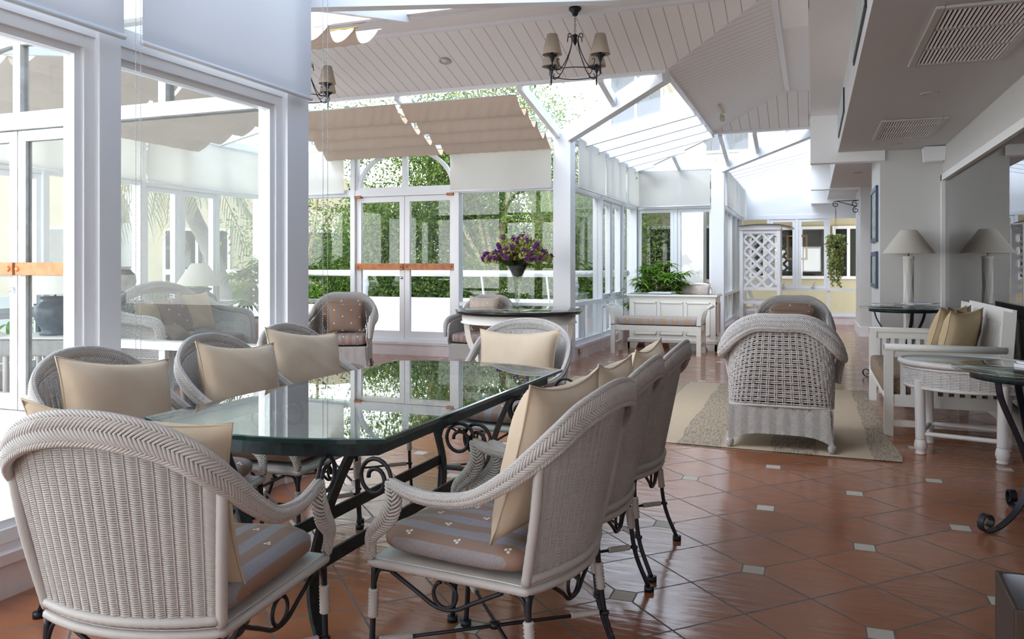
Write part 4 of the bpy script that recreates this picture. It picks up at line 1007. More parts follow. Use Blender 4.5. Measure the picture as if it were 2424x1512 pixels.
# ------------------------------------------------------------------ slatted settee (faces -x), built facing +y, length along x
def settee():
    t = empty('slatted_settee', (1.32, 7.175, 0), R(90), label='white slatted wooden settee with pillows against the right wall', cat='settee')
    L = 1.66; h = L / 2; yf, yb = .80, .06
    for sx in (-1, 1):
        x = sx * (h - .03)
        b = MB(); b.box((x - .03, yf - .03, 0), (x + .03, yf + .03, .645)); b.build('front_leg', 'white_lacquer', t)
        b = MB(); b.prism([(x - .03, yb + .05, 0), (x - .03, yb - .03, 0), (x - .03, yb - .03, .45), (x - .03, yb - .10 + .04, .90), (x - .03, yb + .02, .92), (x - .03, yb + .05, .45)], (.06, 0, 0)); b.build('back_leg', 'white_lacquer', t)
        b = MB(); b.box((x - .035, yb, .630), (x + .035, yf + .03, .66)); b.sweep([(x + sx * .02, yb, .642), (x + sx * .02, yf + .03, .642)], .026, sides=12); b.build('armrest', 'white_lacquer', t)
        b = MB(); b.box((x - .018, yb, .57), (x + .018, yf, .63)); b.box((x - .018, yb, .215), (x + .018, yf, .30)); b.box((x - .015, yb, .07), (x + .015, yf, .115)); b.build('side_rail', 'white_lacquer', t)
        for k in range(9):
            yk = yb + .06 + (yf - yb - .12) * (k + .5) / 9; b = MB(); b.box((x - .009, yk - .017, .29), (x + .009, yk + .017, .58)); b.build('side_slat', 'white_lacquer', t)
    b = MB(); b.box((-h + .06, yf - .02, .24), (h - .06, yf + .015, .32)); b.build('front_rail', 'white_lacquer', t)
    b = MB(); b.box((-h + .06, yb, .24), (h - .06, yf - .02, .27)); b.build('seat_base', 'white_lacquer', t)
    b = MB(); b.bar((-h + .02, yb - .045, .87), (h - .02, yb - .045, .87), .025, .11, (0, -.15, 1)); b.build('top_rail', 'white_lacquer', t)
    b = MB(); b.bar((-h + .04, yb + .02, .36), (h - .04, yb + .02, .36), .025, .07); b.build('back_rail', 'white_lacquer', t)
    for k in range(34):
        x = -h + .10 + (L - .20) * (k + .5) / 34; b = MB(); b.bar((x, yb + .015, .38), (x, yb - .04, .84), .022, .014, (0, 1, 0)); b.build('back_slat', 'white_lacquer', t)
    b = MB(); ellipsoid(b, (0, (yf + yb) / 2 + .02, .355), h - .06, (yf - yb) / 2 + .01, .075, .25, .10, 60, 14); b.build('seat_cushion', 'rib_cloth', t)
    return t
m = mat('rib_cloth', (0.24, 0.17, 0.12), 0.95); g = NG(m); o = g.xyz('Object')
mp = g.n('ShaderNodeMapping'); mp.inputs['Scale'].default_value = (70, 70, 70); g.l(g.vec, mp.inputs[0])
w_ = g.m('SINE', g.m('MULTIPLY', o[0], 330.0)); n3 = g.noise(1.0, 1, mp.outputs[0])
g.l(g.mix(g.m('GREATER_THAN', n3, 0.60), (0.24, 0.17, 0.12), (0.40, 0.32, 0.25)), g.p.inputs['Base Color']); g.bump(w_, .6, .004)
st = settee()
def sp(x, yy, z, tilt, rz, *a, **k): return place_pillow(local(st, (x, yy, z)), R(90) + rz, tilt, *a, **k)
GS = 'pillows on the slatted settee'
sp(.40, .22, .685, R(18), R(-30), .46, .44, .15, 'brocade_face', 'brown pillow, rearmost of those leaning on the slatted settee', GS, seed=41)
sp(.22, .28, .685, R(16), R(-32), .46, .44, .16, 'tan_cloth', 'tan pillow between the two brown ones on the slatted settee', GS, seed=42)
sp(-.12, .22, .685, R(16), R(-32), .46, .44, .15, 'brocade_face', 'narrow strip of brown pillow behind the frontmost tan one on the settee', GS, seed=43)
sp(-.32, .28, .685, R(14), R(-34), .46, .44, .17, 'tan_cloth', 'tan pillow nearest the viewer on the slatted settee', GS, seed=44)
# ------------------------------------------------------------------ rug
b = MB()
def rugf(u, v):
    x0 = -2.55 + .03 * math.sin(9 * v); x1 = .53 - .05 * v + .012 * math.sin(21 * v); yb_ = 5.52 + .02 * math.sin(5 * u); yt = 8.50 - .05 * u
    return (x0 + (x1 - x0) * u, yb_ + (yt - yb_) * v, .008 + .004 * math.sin(17 * u + 3 * v) * math.sin(13 * v) * (1 if 0.02 < u < .98 else 0) + (.006 * max(0, math.sin(40 * v)) if u > .96 else 0))
b.grid(rugf, 50, 60)
b.grid(lambda u, v: (rugf(u, v)[0], rugf(u, v)[1], .001), 2, 60)
for k in range(140):
    x = -2.53 + 3.05 * k / 140; b.add([(x, 5.53, .002), (x + .012, 5.53, .002), (x + .006, 5.495, .002)], [(0, 1, 2)])
b.build('woven_rug', 'rug_weave', label='banded beige and grey woven rug on the terracotta floor', cat='rug')

# ------------------------------------------------------------------ round pedestal table, vase, flowers
TC = (-3.10, 8.42); TZ = .738
t = empty('round_table', (*TC, 0), label='round white table with polished black top and curved legs', cat='table')
b = MB(); b.lathe([(0, TZ - .05), (.66, TZ - .05), (.70, TZ - .045), (.705, TZ - .035), (.715, TZ - .028), (.72, TZ - .015), (.715, TZ - .004), (.70, TZ), (0, TZ)], n=72); b.build('black_top', 'black_lacquer', t)
b = MB(); b.lathe([(.60, TZ - .15), (.655, TZ - .148), (.655, TZ - .138), (.64, TZ - .13), (.64, TZ - .05), (.60, TZ - .05)], n=72); b.build('apron', 'white_lacquer', t)
for k in range(4):
    a = R(20 + 90 * k); ca, sa = math.cos(a), math.sin(a); f = lambda r, z: (r * ca, r * sa, z)
    pts = cr([f(.58, TZ - .06), f(.585, .55), f(.555, .38), (f(.47, .20)), f(.42, .11), f(.43, .05)], 5); b = MB(); b.sweep(pts, .030, .045, up=[Vector((ca, sa, 0))] * len(pts), square=True); b.build('leg', 'white_lacquer', t)
b = MB(); b.lathe([(0, 0.001), (.50, 0.001), (.50, .05), (.47, .06), (0, .06)], n=56); b.build('plinth', 'white_lacquer', t)
vz = TZ + .001; V = (-3.10, 8.38)
b = MB(); b.lathe([(0, 0), (.085, .002), (.075, .010), (.02, .022), (.026, .04), (.03, .10), (.036, .20), (.046, .30), (.062, .38), (.09, .44), (.13, .49)], (0, 0, 0), 36, cap=False)
b.lathe([(.125, .49), (.085, .44), (.057, .38), (.041, .30), (.031, .2), (.025, .10), (0, .05)], (0, 0, 0), 36, cap=False)
va = b.build('glass_vase', 'vase_glass', label='tall clear trumpet vase on the round black table', cat='vase'); va.location = (*V, vz)
# the bouquet
fl = empty('flower_bouquet', (*V, vz), label='bouquet of purple and yellow-green flowers in the tall glass vase', cat='flowers')
b = MB(); b.lathe([(0, .36), (.048, .37), (.062, .395), (.084, .445), (.118, .485), (0, .50)], n=24); b.build('gravel', 'gravel', fl)
rnd = random.Random(5); b = MB(); heads = []
for k in range(176):
    a = rnd.random() * 6.283; el = rnd.random() ** .8; r = .36 * math.sqrt(1 - (1 - el) ** 2) ; zt = .56 + .30 * (1 - (r / .37) ** 2) * (.55 + .45 * rnd.random()) - .03 * rnd.random()
    if rnd.random() < .35: r *= rnd.random()
    tip = Vector((r * math.cos(a), r * math.sin(a), zt)); heads.append(tip)
    b.sweep(cr([(.03 * math.cos(a), .03 * math.sin(a), .44), (.5 * r * math.cos(a), .5 * r * math.sin(a), .44 + .5 * (zt - .44) + .04), tip], 3), .0018, sides=4)
    for q in range(6):
        c = tip.lerp(Vector((0, 0, .46)), .2 + .5 * rnd.random()); b.blade(c, (math.cos(a + rnd.uniform(-1, 1)), math.sin(a + rnd.uniform(-1, 1)), rnd.uniform(-.3, .6)), .06, .012, .2, n=2)
b.build('stems', 'stem', fl)
def blossom(mb, c, r, n, rnd):
    for _ in range(n):
        d = Vector((rnd.gauss(0, 1), rnd.gauss(0, 1), rnd.gauss(0, 1))).normalized(); s_ = d.orthogonal().normalized(); s2 = d.cross(s_)
        e = c + d * r; w = r * .35; mb.add([c + d * r * .3, e + s_ * w, e + d * r * .15, e - s_ * w], [(0, 1, 2, 3)]); mb.add([c + d * r * .3, e + s2 * w, e + d * r * .15, e - s2 * w], [(0, 1, 2, 3)])
for kind, nm, mt, rr, lim in ((0, 'green_blossom', 'petal_green', .036, 85), (1, 'purple_blossom', 'purple', .030, 85)):
    cnt = 0
    for k, h in enumerate(heads):
        if k % 2 != kind or cnt >= lim: continue
        cnt += 1; b = MB()
        if kind == 0: blossom(b, h, rr * rnd.uniform(.8, 1.2), 26, rnd)
        else:
            dd = (h - Vector((0, 0, .46))).normalized()
            for q in range(4): blossom(b, h + dd * (.015 * q) + Vector((rnd.uniform(-.012, .012), rnd.uniform(-.012, .012), 0)), rr * .8, 12, rnd)
        b.build(nm, mt, fl)

# ------------------------------------------------------------------ bench, reception desk and what stands there
def bench():
    t = empty('white_bench', (-2.02, 11.16, 0), label='white wooden bench with scrolled ends and striped cushion before the desk', cat='bench')
    L = 1.24; h = L / 2; d = .24
    for sx in (-1, 1):
        for sy in (-1, 1):
            x = sx * (h - .03); yy = sy * d
            poly = [(x - .03, yy - .025, 0), (x + .03, yy - .025, 0)]
            prof_o = cr([(0, .40), (.005, .50), (.04, .60), (.10, .655), (.13, .67)], 5); pts = [(sx * (h - .03 + q.x), yy, q.y) for q in [Vector((a[0], a[1], 0)) for a in prof_o]]
            b = MB(); b.box((x - .03, yy - .025, 0), (x + .03, yy + .025, .41)); b.sweep([(p[0], p[1], p[2]) for p in pts], [.03 - .012 * i / len(pts) for i in range(len(pts))], .025, up=[Vector((1, 0, 0)) + Vector((0, 0, -.6 * i / len(pts) * sx)) for i in range(len(pts))], square=True); b.build('leg', 'white_lacquer', t)
        b = MB(); b.sweep([(sx * (h + .10), -d - .03, .655), (sx * (h + .10), d + .03, .655)], .022, sides=12); b.build('arm_roll', 'white_lacquer', t)
        for k in range(9):
            yy = -d + .06 + (2 * d - .12) * k / 8; b = MB(); b.sweep([(sx * (h - .03 + q[0]), yy, q[1]) for q in cr([(0, .40, 0), (.005, .50, 0), (.04, .60, 0), (.12, .65, 0)], 4)], .006, .012, up=(1, 0, 0), square=True); b.build('arm_slat', 'white_lacquer', t)
        b = MB(); b.box((sx * (h - .03) - .015, -d, .10), (sx * (h - .03) + .015, d, .15)); b.box((sx * (h - .03) - .02, -d, .33), (sx * (h - .03) + .02, d, .40)); b.build('end_rail', 'white_lacquer', t)
    for sy in (-1, 1): b = MB(); b.box((-h + .06, sy * d - .02, .33), (h - .06, sy * d + .02, .40)); b.build('seat_rail', 'white_lacquer', t)
    b = MB(); b.box((-h + .02, -d, .385), (h - .02, d, .40)); b.build('seat_board', 'white_lacquer', t)
    b = MB(); ellipsoid(b, (0, 0, .455), h - .065, d - .005, .052, .25, .12, 60, 14); b.build('seat_cushion', 'brocade_bench', t)
bench()
def desk():
    t = empty('reception_desk', (-1.92, 11.98, 0), label='white panelled reception desk behind the bench', cat='desk')
    h = .625; d = .30; H = .80
    b = MB(); b.box((-h, -d, .10), (h, d, H - .03)); b.build('desk_body', 'white_lacquer', t)
    b = MB(); b.box((-h - .03, -d - .03, H - .03), (h + .03, d + .03, H)); bevel(b.build('desk_top', 'white_lacquer', t), .008)
    b = MB(); b.box((-h - .02, -d - .02, H + .001), (h + .02, d + .02, H + .009)); b.build('glass_sheet', ['table_glass'], t)
    b = MB(); b.box((-h - .025, -d - .025, .09), (h + .025, d + .025, .15)); bevel(b.build('base_moulding', 'white_lacquer', t), .012)
    for k in range(3):
        x0 = -h + .06 + k * .385; x1 = x0 + .345; b = MB(); yy = -d - .001
        for (a, c) in (((x0, .21), (x1, .23)), ((x0, .67), (x1, .69)), ((x0, .21), (x0 + .02, .69)), ((x1 - .02, .21), (x1, .69))): b.box((a[0], yy - .012, a[1]), (c[0], yy, c[1]))
        bevel(b.build('front_panel', 'white_lacquer', t), .004)
    b = MB(); xx = h + .001
    for (a, c) in (((-.24, .21), (.24, .23)), ((-.24, .67), (.24, .69)), ((-.24, .21), (-.22, .69)), ((.22, .21), (.24, .69))): b.box((xx, a[0], a[1]), (xx + .012, c[0], c[1]))
    b.build('side_panel', 'white_lacquer', t)
    for sx in (-1, 1):
        for sy in (-1, 1):
            x = sx * h; yy = sy * d; b = MB(); b.prism([(x + sx * .02, yy + sy * .02, 0), (x - sx * .10, yy + sy * .02, 0), (x - sx * .14, yy + sy * .02, .09), (x + sx * .02, yy + sy * .02, .09)], (0, -sy * .03, 0)); b.prism([(x + sx * .02, yy + sy * .02, 0), (x + sx * .02, yy - sy * .10, 0), (x + sx * .02, yy - sy * .14, .09), (x + sx * .02, yy + sy * .02, .09)], (-sx * .03, 0, 0)); b.build('bracket_foot', 'white_lacquer', t)
desk()
rnd = random.Random(11)
def magazine(loc, rz, w, h, th, label, group, mats=('magazine_cover', 'paper')):
    b = MB(); b.box((-w / 2, -h / 2, 0), (w / 2, h / 2, th * .85), 1); b.box((-w / 2 - .001, -h / 2 - .001, th * .85), (w / 2 + .001, h / 2 + .001, th), 0)
    o = b.build('magazine', list(mats), label=label, cat='magazine', group=group); o.location = loc; o.rotation_euler = (0, 0, rz); return o
magazine((-2.42, 11.86, .81), R(12), .30, .22, .006, 'flat magazine at the left end of the reception desk', 'magazines on the reception desk')
magazine((-2.08, 11.82, .81), R(-8), .34, .25, .022, 'thicker folder of papers on the middle of the reception desk', 'magazines on the reception desk', ('paper', 'paper'))
# desk chair behind (only its back and pillow show)
t = empty('desk_chair', (-1.72, 12.72, 0), R(176), label='white chair behind the reception desk with a striped pillow', cat='chair')
b = MB(); b.sweep(cr([(-.24, -.2, .45), (-.25, -.24, .75), (-.18, -.26, .90), (0, -.27, .925), (.18, -.26, .90), (.25, -.24, .75), (.24, -.2, .45)], 6), .022, sides=10); b.build('back_frame', 'white_lacquer', t)
b = MB(); b.box((-.25, -.22, .42), (.25, .24, .46)); b.build('seat', 'white_lacquer', t)
for sx in (-1, 1):
    for sy in (-.20, .22): b = MB(); b.box((sx * .23 - .02, sy - .02, 0), (sx * .23 + .02, sy + .02, .43)); b.build('leg', 'white_lacquer', t)
place_pillow((-1.74, 12.86, .73), R(-2), R(-8), .48, .42, .14, 'brocade_light', 'pale striped pillow propped on the chair behind the reception desk', seed=51)
# lady palms
def lady_palm(loc, label, n=44, h=1.0, rad=.42, pot=True, seed=0, potr=.2, poth=.34, potmat='terracotta_pot'):
    t = empty('lady_palm', loc, label=label, cat='plant'); rnd = random.Random(seed)
    if pot:
        b = MB(); b.lathe([(0, 0.001), (potr * .72, 0.001), (potr * .95, poth * .85), (potr * 1.05, poth * .86), (potr * 1.05, poth), (potr * .9, poth), (potr * .88, poth - .04), (0, poth - .04)], n=32); b.build('pot', potmat, t)
    st_ = MB(); lf = MB()
    for k in range(n):
        a = rnd.random() * 6.283; f = rnd.random() ** .7; r = rad * f * rnd.uniform(.5, 1); z = poth + (h - poth) * (.25 + .75 * rnd.random()) * (1 - .35 * f)
        base = Vector((.09 * math.cos(a) * rnd.random(), .09 * math.sin(a), poth - .05)); tip = Vector((r * math.cos(a), r * math.sin(a), z))
        st_.sweep(cr([base, base.lerp(tip, .5) + Vector((0, 0, .08)), tip], 4), .004, sides=5)
        d = Vector((math.cos(a), math.sin(a), .35)).normalized(); sd = d.cross(Vector((0, 0, 1))).normalized(); m_ = rnd.randint(8, 11)
        for q in range(m_):
            th = R(-95 + 190 * q / (m_ - 1)); dd = d * math.cos(th) + sd * math.sin(th) + Vector((0, 0, rnd.uniform(-.05, .25)))
            lf.blade(tip, dd, rnd.uniform(.18, .29), .042, rnd.uniform(.25, .6), n=4)
    st_.build('stems', 'bark', t); lf.build('fronds', 'palm_leaf', t, kind='stuff'); return t
lady_palm((-2.33, 12.95, 0), 'lady palm behind the reception desk by the corner windows', 125, 1.46, .54, seed=2)
lady_palm((-6.95, 8.98, 0), 'large lady palm in a pale terracotta pot in the bay corner', 120, 1.45, .55, seed=3, potr=.30, poth=.52)

# ------------------------------------------------------------------ lattice arbour bench
def arbour():
    t = empty('lattice_arbour', (-.87, 16.25, 0), label='white lattice arbour bench near the far windows', cat='arbour')
    X0, X1, Y0, Y1, H = -.40, .28, -.42, .42, 1.90
    for x in (X0, X1):
        for yy in (Y0, Y1): b = MB(); b.box((x - .03, yy - .03, 0), (x + .03, yy + .03, H)); b.build('post', 'white_paint', t)
    for yy in (Y0, Y1):
        for z in (.52, .78, H - .04): b = MB(); b.box((X0, yy - .02, z - .03), (X1, yy + .02, z + .03)); b.build('rail', 'white_paint', t)
        b = MB(); w = X1 - X0 - .06; z0, z1 = .80, H - .06; xa, xb_ = X0 + .03, X1 - .03
        for k in range(-4, 10):
            c = z0 + k * .23
            for sg, dy in ((1, .006), (-1, -.006)):
                # line z = c + sg*(x-xa) clipped to the panel
                p = []
                for (x, z) in ((xa, c if sg > 0 else c), (xb_, c + sg * w)): p.append([x, z])
                (xp, zp), (xq, zq) = p
                def clip(x, z, zl): return (xa + (zl - c) * sg, zl)
                if max(zp, zq) <= z0 or min(zp, zq) >= z1: continue
                if zp < z0: xp, zp = clip(xp, zp, z0)
                if zp > z1: xp, zp = clip(xp, zp, z1)
                if zq < z0: xq, zq = clip(xq, zq, z0)
                if zq > z1: xq, zq = clip(xq, zq, z1)
                if abs(xp - xq) < .02: continue
                b.bar((xp, yy + dy, zp), (xq, yy + dy, zq), .010, .045, (0, 0, 1))
        b.build('lattice_panel', 'white_paint', t)
    for sx in (X0, X1): b = MB(); b.box((sx - .02, Y0, .50), (sx + .02, Y1, .54)); b.build('rail', 'white_paint', t)
    b = MB(); b.box((X0 - .04, Y0 - .05, H), (X1 + .04, Y0 - .02, H + .07)); b.box((X0 - .04, Y1 + .02, H), (X1 + .04, Y1 + .05, H + .07)); b.build('canopy_beam', 'white_paint', t)
    b = MB()
    def can(u, v):
        a = min(u, 1 - u) * 2; sd = -.012 if u > .5 else 0; x = X0 - .07 + (X1 - X0 + .34) * a; z = H + .075 + .035 * math.sin(math.pi * min(1, a * 1.05)) - .16 * max(0, a - .78) + sd
        return (x, Y0 - .10 + (Y1 - Y0 + .20) * v, z)
    b.grid(can, 40, 12, closed_u=True); b.build('canopy', 'white_paint', t)
    for k in range(7):
        x = X0 + .10; yy = Y0 + .1 + .64 * k / 6; b = MB(); b.bar((x + .12, yy, .42), (x - .05, yy, .95), .045, .012, (1, 0, 0)); b.build('back_slat', 'white_paint', t)
    for k in range(4): b = MB(); x = X0 + .24 + .09 * k; b.box((x - .035, Y0 + .05, .40), (x + .035, Y1 - .05, .42)); b.build('seat_slat', 'white_paint', t)
    for yy in (Y0 + .06, Y1 - .06): b = MB(); b.box((X0, yy - .02, .36), (X1, yy + .02, .40)); b.build('seat_beam', 'white_paint', t)
arbour()

# ------------------------------------------------------------------ iron tables, wicker table, lamps on the right
def iron_table(loc, R_, H, label, rz=0.0):
    t = empty('iron_table', loc, rz, label=label, cat='table')
    b = MB(); b.lathe([(0, H - .010), (R_ - .004, H - .010), (R_, H - .006), (R_, H - .003), (R_ - .006, H), (0, H)], n=64); o = b.build('glass_top', ['table_glass'], t)
    b = MB(); b.lathe([(R_ * .76, H - .05), (R_ * .78, H - .05), (R_ * .78, H - .012), (R_ * .76, H - .012)], n=56); b.lathe([(0, H - .05), (R_ * .77, H - .05), (R_ * .77, H - .044), (0, H - .044)], n=40); b.build('iron_band', 'iron_patina', t)
    for k in range(3):
        a = R(120 * k); ca, sa = math.cos(a), math.sin(a)
        prof = [(.68 * R_, H - .05), (.60 * R_, H * .80), (.28 * R_, H * .52), (.16 * R_, H * .34), (.30 * R_, H * .15), (.62 * R_, .025), (.86 * R_, .006)]
        pts = cr([(r * ca, r * sa, z) for r, z in prof], 6); c = (.86 * R_, .052)
        for q in range(1, 20): th = R(-90 + 19 * q); rr = .046 - .026 * q / 19; pts.append(Vector(((c[0] + rr * math.cos(th)) * ca, (c[0] + rr * math.cos(th)) * sa, c[1] + rr * math.sin(th))))
        b = MB(); n = len(pts); ups = []
        side = Vector((-sa, ca, 0)); b.sweep(pts, .016, .0035, up=[side] * n, square=True); b.build('leg', 'iron', t)
    return t
iron_table((1.0, 4.40, 0), .36, .745, 'round glass-topped iron table with curled feet at the right edge', R(218))
iron_table((.92, 9.47, 0), .44, .785, 'round iron table covered in magazines in front of the lamp column', R(40))
GM = 'magazines fanned on the far round table'
rnd = random.Random(4)
for k in range(11):
    a = R(k * 33); r = .20 + .04 * (k % 2); magazine((.92 + r * math.cos(a), 9.47 + r * math.sin(a) * .9, .7855 + .0046 * k), a + R(90) + rnd.uniform(-.2, .2), .20, .27, .0045, ['glossy magazine fanned out at the left of the far round table', 'magazine near the front of the far round table', 'magazine toward the back of the fan on the far round table'][k % 3], GM)
magazine((1.10, 4.42, .7455), R(25), .30, .23, .016, 'stack-bottom book on the glass table at the right edge', 'books on the right-edge table', ('paper', 'paper'))
magazine((1.11, 4.43, .762), R(18), .30, .23, .010, 'colourful magazine on top of the pile at the right edge', 'books on the right-edge table')
def wicker_table():
    t = empty('wicker_side_table', (.935, 5.95, 0), R(-14), label='oval white wicker table with glass top beside the settee', cat='table'); H = .605; a_, b_ = .375, .31
    def el(s, z, n=48): return [(a_ * s * math.cos(2 * math.pi * k / n), b_ * s * math.sin(2 * math.pi * k / n), z) for k in range(n)]
    b = MB(); wraptube(b, el(1, H - .012), .020, .010, closed=True, amp=.06, sides=10); b.build('rim', 'wicker_bright', t)
    b = MB(); b.prism(el(.965, H - .004), (0, 0, .006)); b.build('glass_top', 'table_glass', t)
    b = MB(); b.prism(el(.96, H - .03), (0, 0, .008)); b.build('table_board', 'wicker', t)
    def S(u, v): th = 2 * math.pi * u; s_ = .955 - .03 * v; return Vector((a_ * s_ * math.cos(th), b_ * s_ * math.sin(th), H - .04 - .13 * v)), Vector((math.cos(th), math.sin(th), 0))
    b = MB(); weave(b, S, 15, 40, .0042, .004); b.build('woven_apron', 'wicker_bright', t)
    for z in (H - .045, H - .17): b = MB(); wraptube(b, el(.955 if z > .5 else .93, z), .010, .014, closed=True, amp=.2); b.build('braid_band', 'wicker_bright', t)
    for sx in (-1, 1):
        for sy in (-1, 1):
            x, yy = sx * .235, sy * .205; b = MB(); wraptube(b, [(x, yy, H - .12), (x * .97, yy * .97, .10)], .032, .010, amp=.03, sides=14); b.v = [(v[0], v[1], v[2]) for v in b.v]; lg = b.build('leg', 'wicker_bright', t)
            b = MB(); b.lathe([(.026, .13), (.024, .11), (.036, .085), (.041, .055), (.034, .03), (.030, .022), (.034, .012), (.034, 0.001)], (x * .97, yy * .97, 0), 18); b.build('foot', 'wicker_bright', lg)
    for (p, q) in (((-1, -1), (1, -1)), ((-1, 1), (1, 1)), ((-1, -1), (-1, 1)), ((1, -1), (1, 1))):
        b = MB(); wraptube(b, [(p[0] * .228, p[1] * .2, .135), (q[0] * .228, q[1] * .2, .135)], .015, .012, amp=.1); b.build('stretcher', 'wicker_bright', t)
wicker_table()
t = empty('floor_lamp', (1.02, 9.99, 0), label='white column floor lamp with wide cone shade before the grey wall', cat='lamp')
b = MB(); b.lathe([(0, 0.001), (.11, 0.001), (.11, .04), (.07, .07), (.053, .09), (.053, 1.30), (.06, 1.31), (.062, 1.325), (.05, 1.335), (0, 1.335)], n=28)
for k in range(14):
    pts = []
    for q in range(14): z = .12 + (1.18) * q / 13; th = 2 * math.pi * k / 14 + 1.3 * z * (1 if k % 2 else -1) * 1.5; pts.append((.054 * math.cos(th), .054 * math.sin(th), z))
    b.sweep(pts, .0022, sides=4)
b.build('column', 'white_lacquer', t)
b = MB(); b.lathe([(.008, 1.33), (.008, 1.42), (.012, 1.42), (.012, 1.44)], n=12); b.build('lamp_neck', 'brass', t)
b = MB(); b.lathe([(.272, 1.365), (.088, 1.625), (.084, 1.63), (.082, 1.625), (.268, 1.367)], n=48, cap=False); b.build('lamp_shade', 'lamp_shade', t)

# waste bin
t = empty('waste_bin', (.655, 2.57, 0), R(-2), label='dark brown square waste bin with a clear liner in the corner', cat='bin')
b = MB(); H = .33; o1, i1 = .15, .137
for (a, c) in (((-o1, -o1), (o1, -i1)), ((-o1, i1), (o1, o1)), ((-o1, -i1), (-i1, i1)), ((i1, -i1), (o1, i1))): b.box((*a, 0.0), (*c, H))
b.box((-i1, -i1, .0), (i1, i1, .012)); bevel(b.build('bin_body', 'bin_wood', t), .003)
def lf(u, v):
    k = 4 * u; q = int(k) % 4; f = (k - int(k)) * 2 - 1; s_ = .134 - .02 * v - .014 * abs(math.sin(9 * math.pi * u)) * v ; x, yy = [(f, -1), (1, f), (-f, 1), (-1, -f)][q]
    return (s_ * x, s_ * yy, H - .012 - .2 * v + .012 * math.sin(20 * u) * (1 - v))
b = MB(); b.grid(lf, 64, 8, closed_u=True); b.build('liner', 'liner', t)
# ------------------------------------------------------------------ things in the bay, seen through glass
t = empty('wicker_lamp_table', (-6.72, 5.52, 0), R(20), label='white wicker side table with the dark urn lamp, behind the door glass', cat='table')
b = MB(); b.box((-.36, -.30, .555), (.36, .30, .575)); bevel(b.build('table_top', 'wicker_bright', t), .008)
b = MB(); b.box((-.35, -.29, .40), (.35, .29, .555)); bevel(b.build('woven_apron', 'basket_weave', t), .02)
for sx in (-1, 1):
    for sy in (-1, 1): b = MB(); wraptube(b, [(sx * .31, sy * .25, .42), (sx * .31, sy * .25, 0.001)], .025, .02, amp=.04); b.build('leg', 'wicker_bright', t)
def urn_lamp(loc, label, mt='urn_blue', shade='lamp_shade', h=.36, sr=.36, sh=.21):
    t = empty('urn_lamp', loc, label=label, cat='lamp')
    b = MB(); s = h / .36; b.lathe([(0, .001), (.13, .001), (.135, .02), (.115, .035), (.12, .06), (.17, .14), (.185, .21), (.17, .27), (.12, .31), (.10, .325), (.13, .345), (.13, .36), (.10, .365), (0, .365)], n=36, sx=s, sy=s); b.v = [(v[0], v[1], v[2] * s) for v in b.v]; b.build('urn_base', mt, t)
    b = MB(); b.lathe([(.010, h), (.010, h + .10)], n=10); b.build('lamp_neck', 'iron', t)
    z = h + .03; b = MB(); b.lathe([(sr, z), (sr * .33, z + sh), (sr * .31, z + sh), (sr * .98, z + .003)], n=44, cap=False); b.build('lamp_shade', shade, t)
    b = MB(); b.lathe([(.004, z + sh - .02), (.007, z + sh + .02), (0, z + sh + .03)], n=8); b.build('finial', 'iron', t)
urn_lamp((-6.72, 5.52, .576), 'dark blue ribbed urn lamp with wide shade seen through the door', sh=.24)
t = empty('lamp_stand', (-7.18, 7.92, 0), label='small table holding the white-shaded lamp behind the wicker sofa', cat='table')
b = MB(); b.lathe([(0, .50), (.24, .50), (.24, .525), (0, .525)], n=30); b.lathe([(.03, .03), (.03, .5)], n=12); b.lathe([(0, 0.001), (.18, 0.001), (.18, .03), (0, .035)], n=24); b.build('stand', 'dark_green', t)
urn_lamp((-7.18, 7.92, .526), 'white cone-shaded lamp rising behind the wicker sofa', h=.42, sr=.285, sh=.28)
# green fretwork console and stone urn
t = empty('fretwork_console', (-7.28, 6.42, 0), R(90), label='dark green fretwork console table under the stone urn', cat='table')
b = MB(); b.box((-.55, -.17, .815), (.55, .17, .84)); b.build('table_top', 'dark_green', t)
b = MB()
for sy in (-.15, .15):
    for z in (.80, .71): b.box((-.53, sy - .012, z), (.53, sy + .012, z + .015))
    for k in range(8): x = -.49 + .14 * k; b.box((x - .007, sy - .01, .72), (x + .007, sy + .01, .80)); b.sweep([(x + .07 + .035 * math.cos(a), sy, .76 + .035 * math.sin(a)) for a in [R(30 * q) for q in range(12)]], .006, sides=6, closed=True)
b.build('fretwork', 'dark_green', t)
for sx in (-1, 1):
    for sy in (-1, 1):
        b = MB()
        for dx in (0, .09): b.box((sx * (.51 - dx) - .02, sy * .15 - .02, 0), (sx * (.51 - dx) + .02, sy * .15 + .02, .72))
        b.build('leg', 'dark_green', t)
b = MB(); b.lathe([(0, .001), (.09, .001), (.11, .03), (.165, .14), (.18, .22), (.165, .29), (.12, .335), (.115, .36), (.13, .375), (.10, .375), (.09, .33), (0, .32)], n=32)
o = b.build('stone_urn', 'stone', label='weathered stone urn on the green console left of the wicker sofa', cat='urn'); o.location = (-7.28, 6.78, .841)

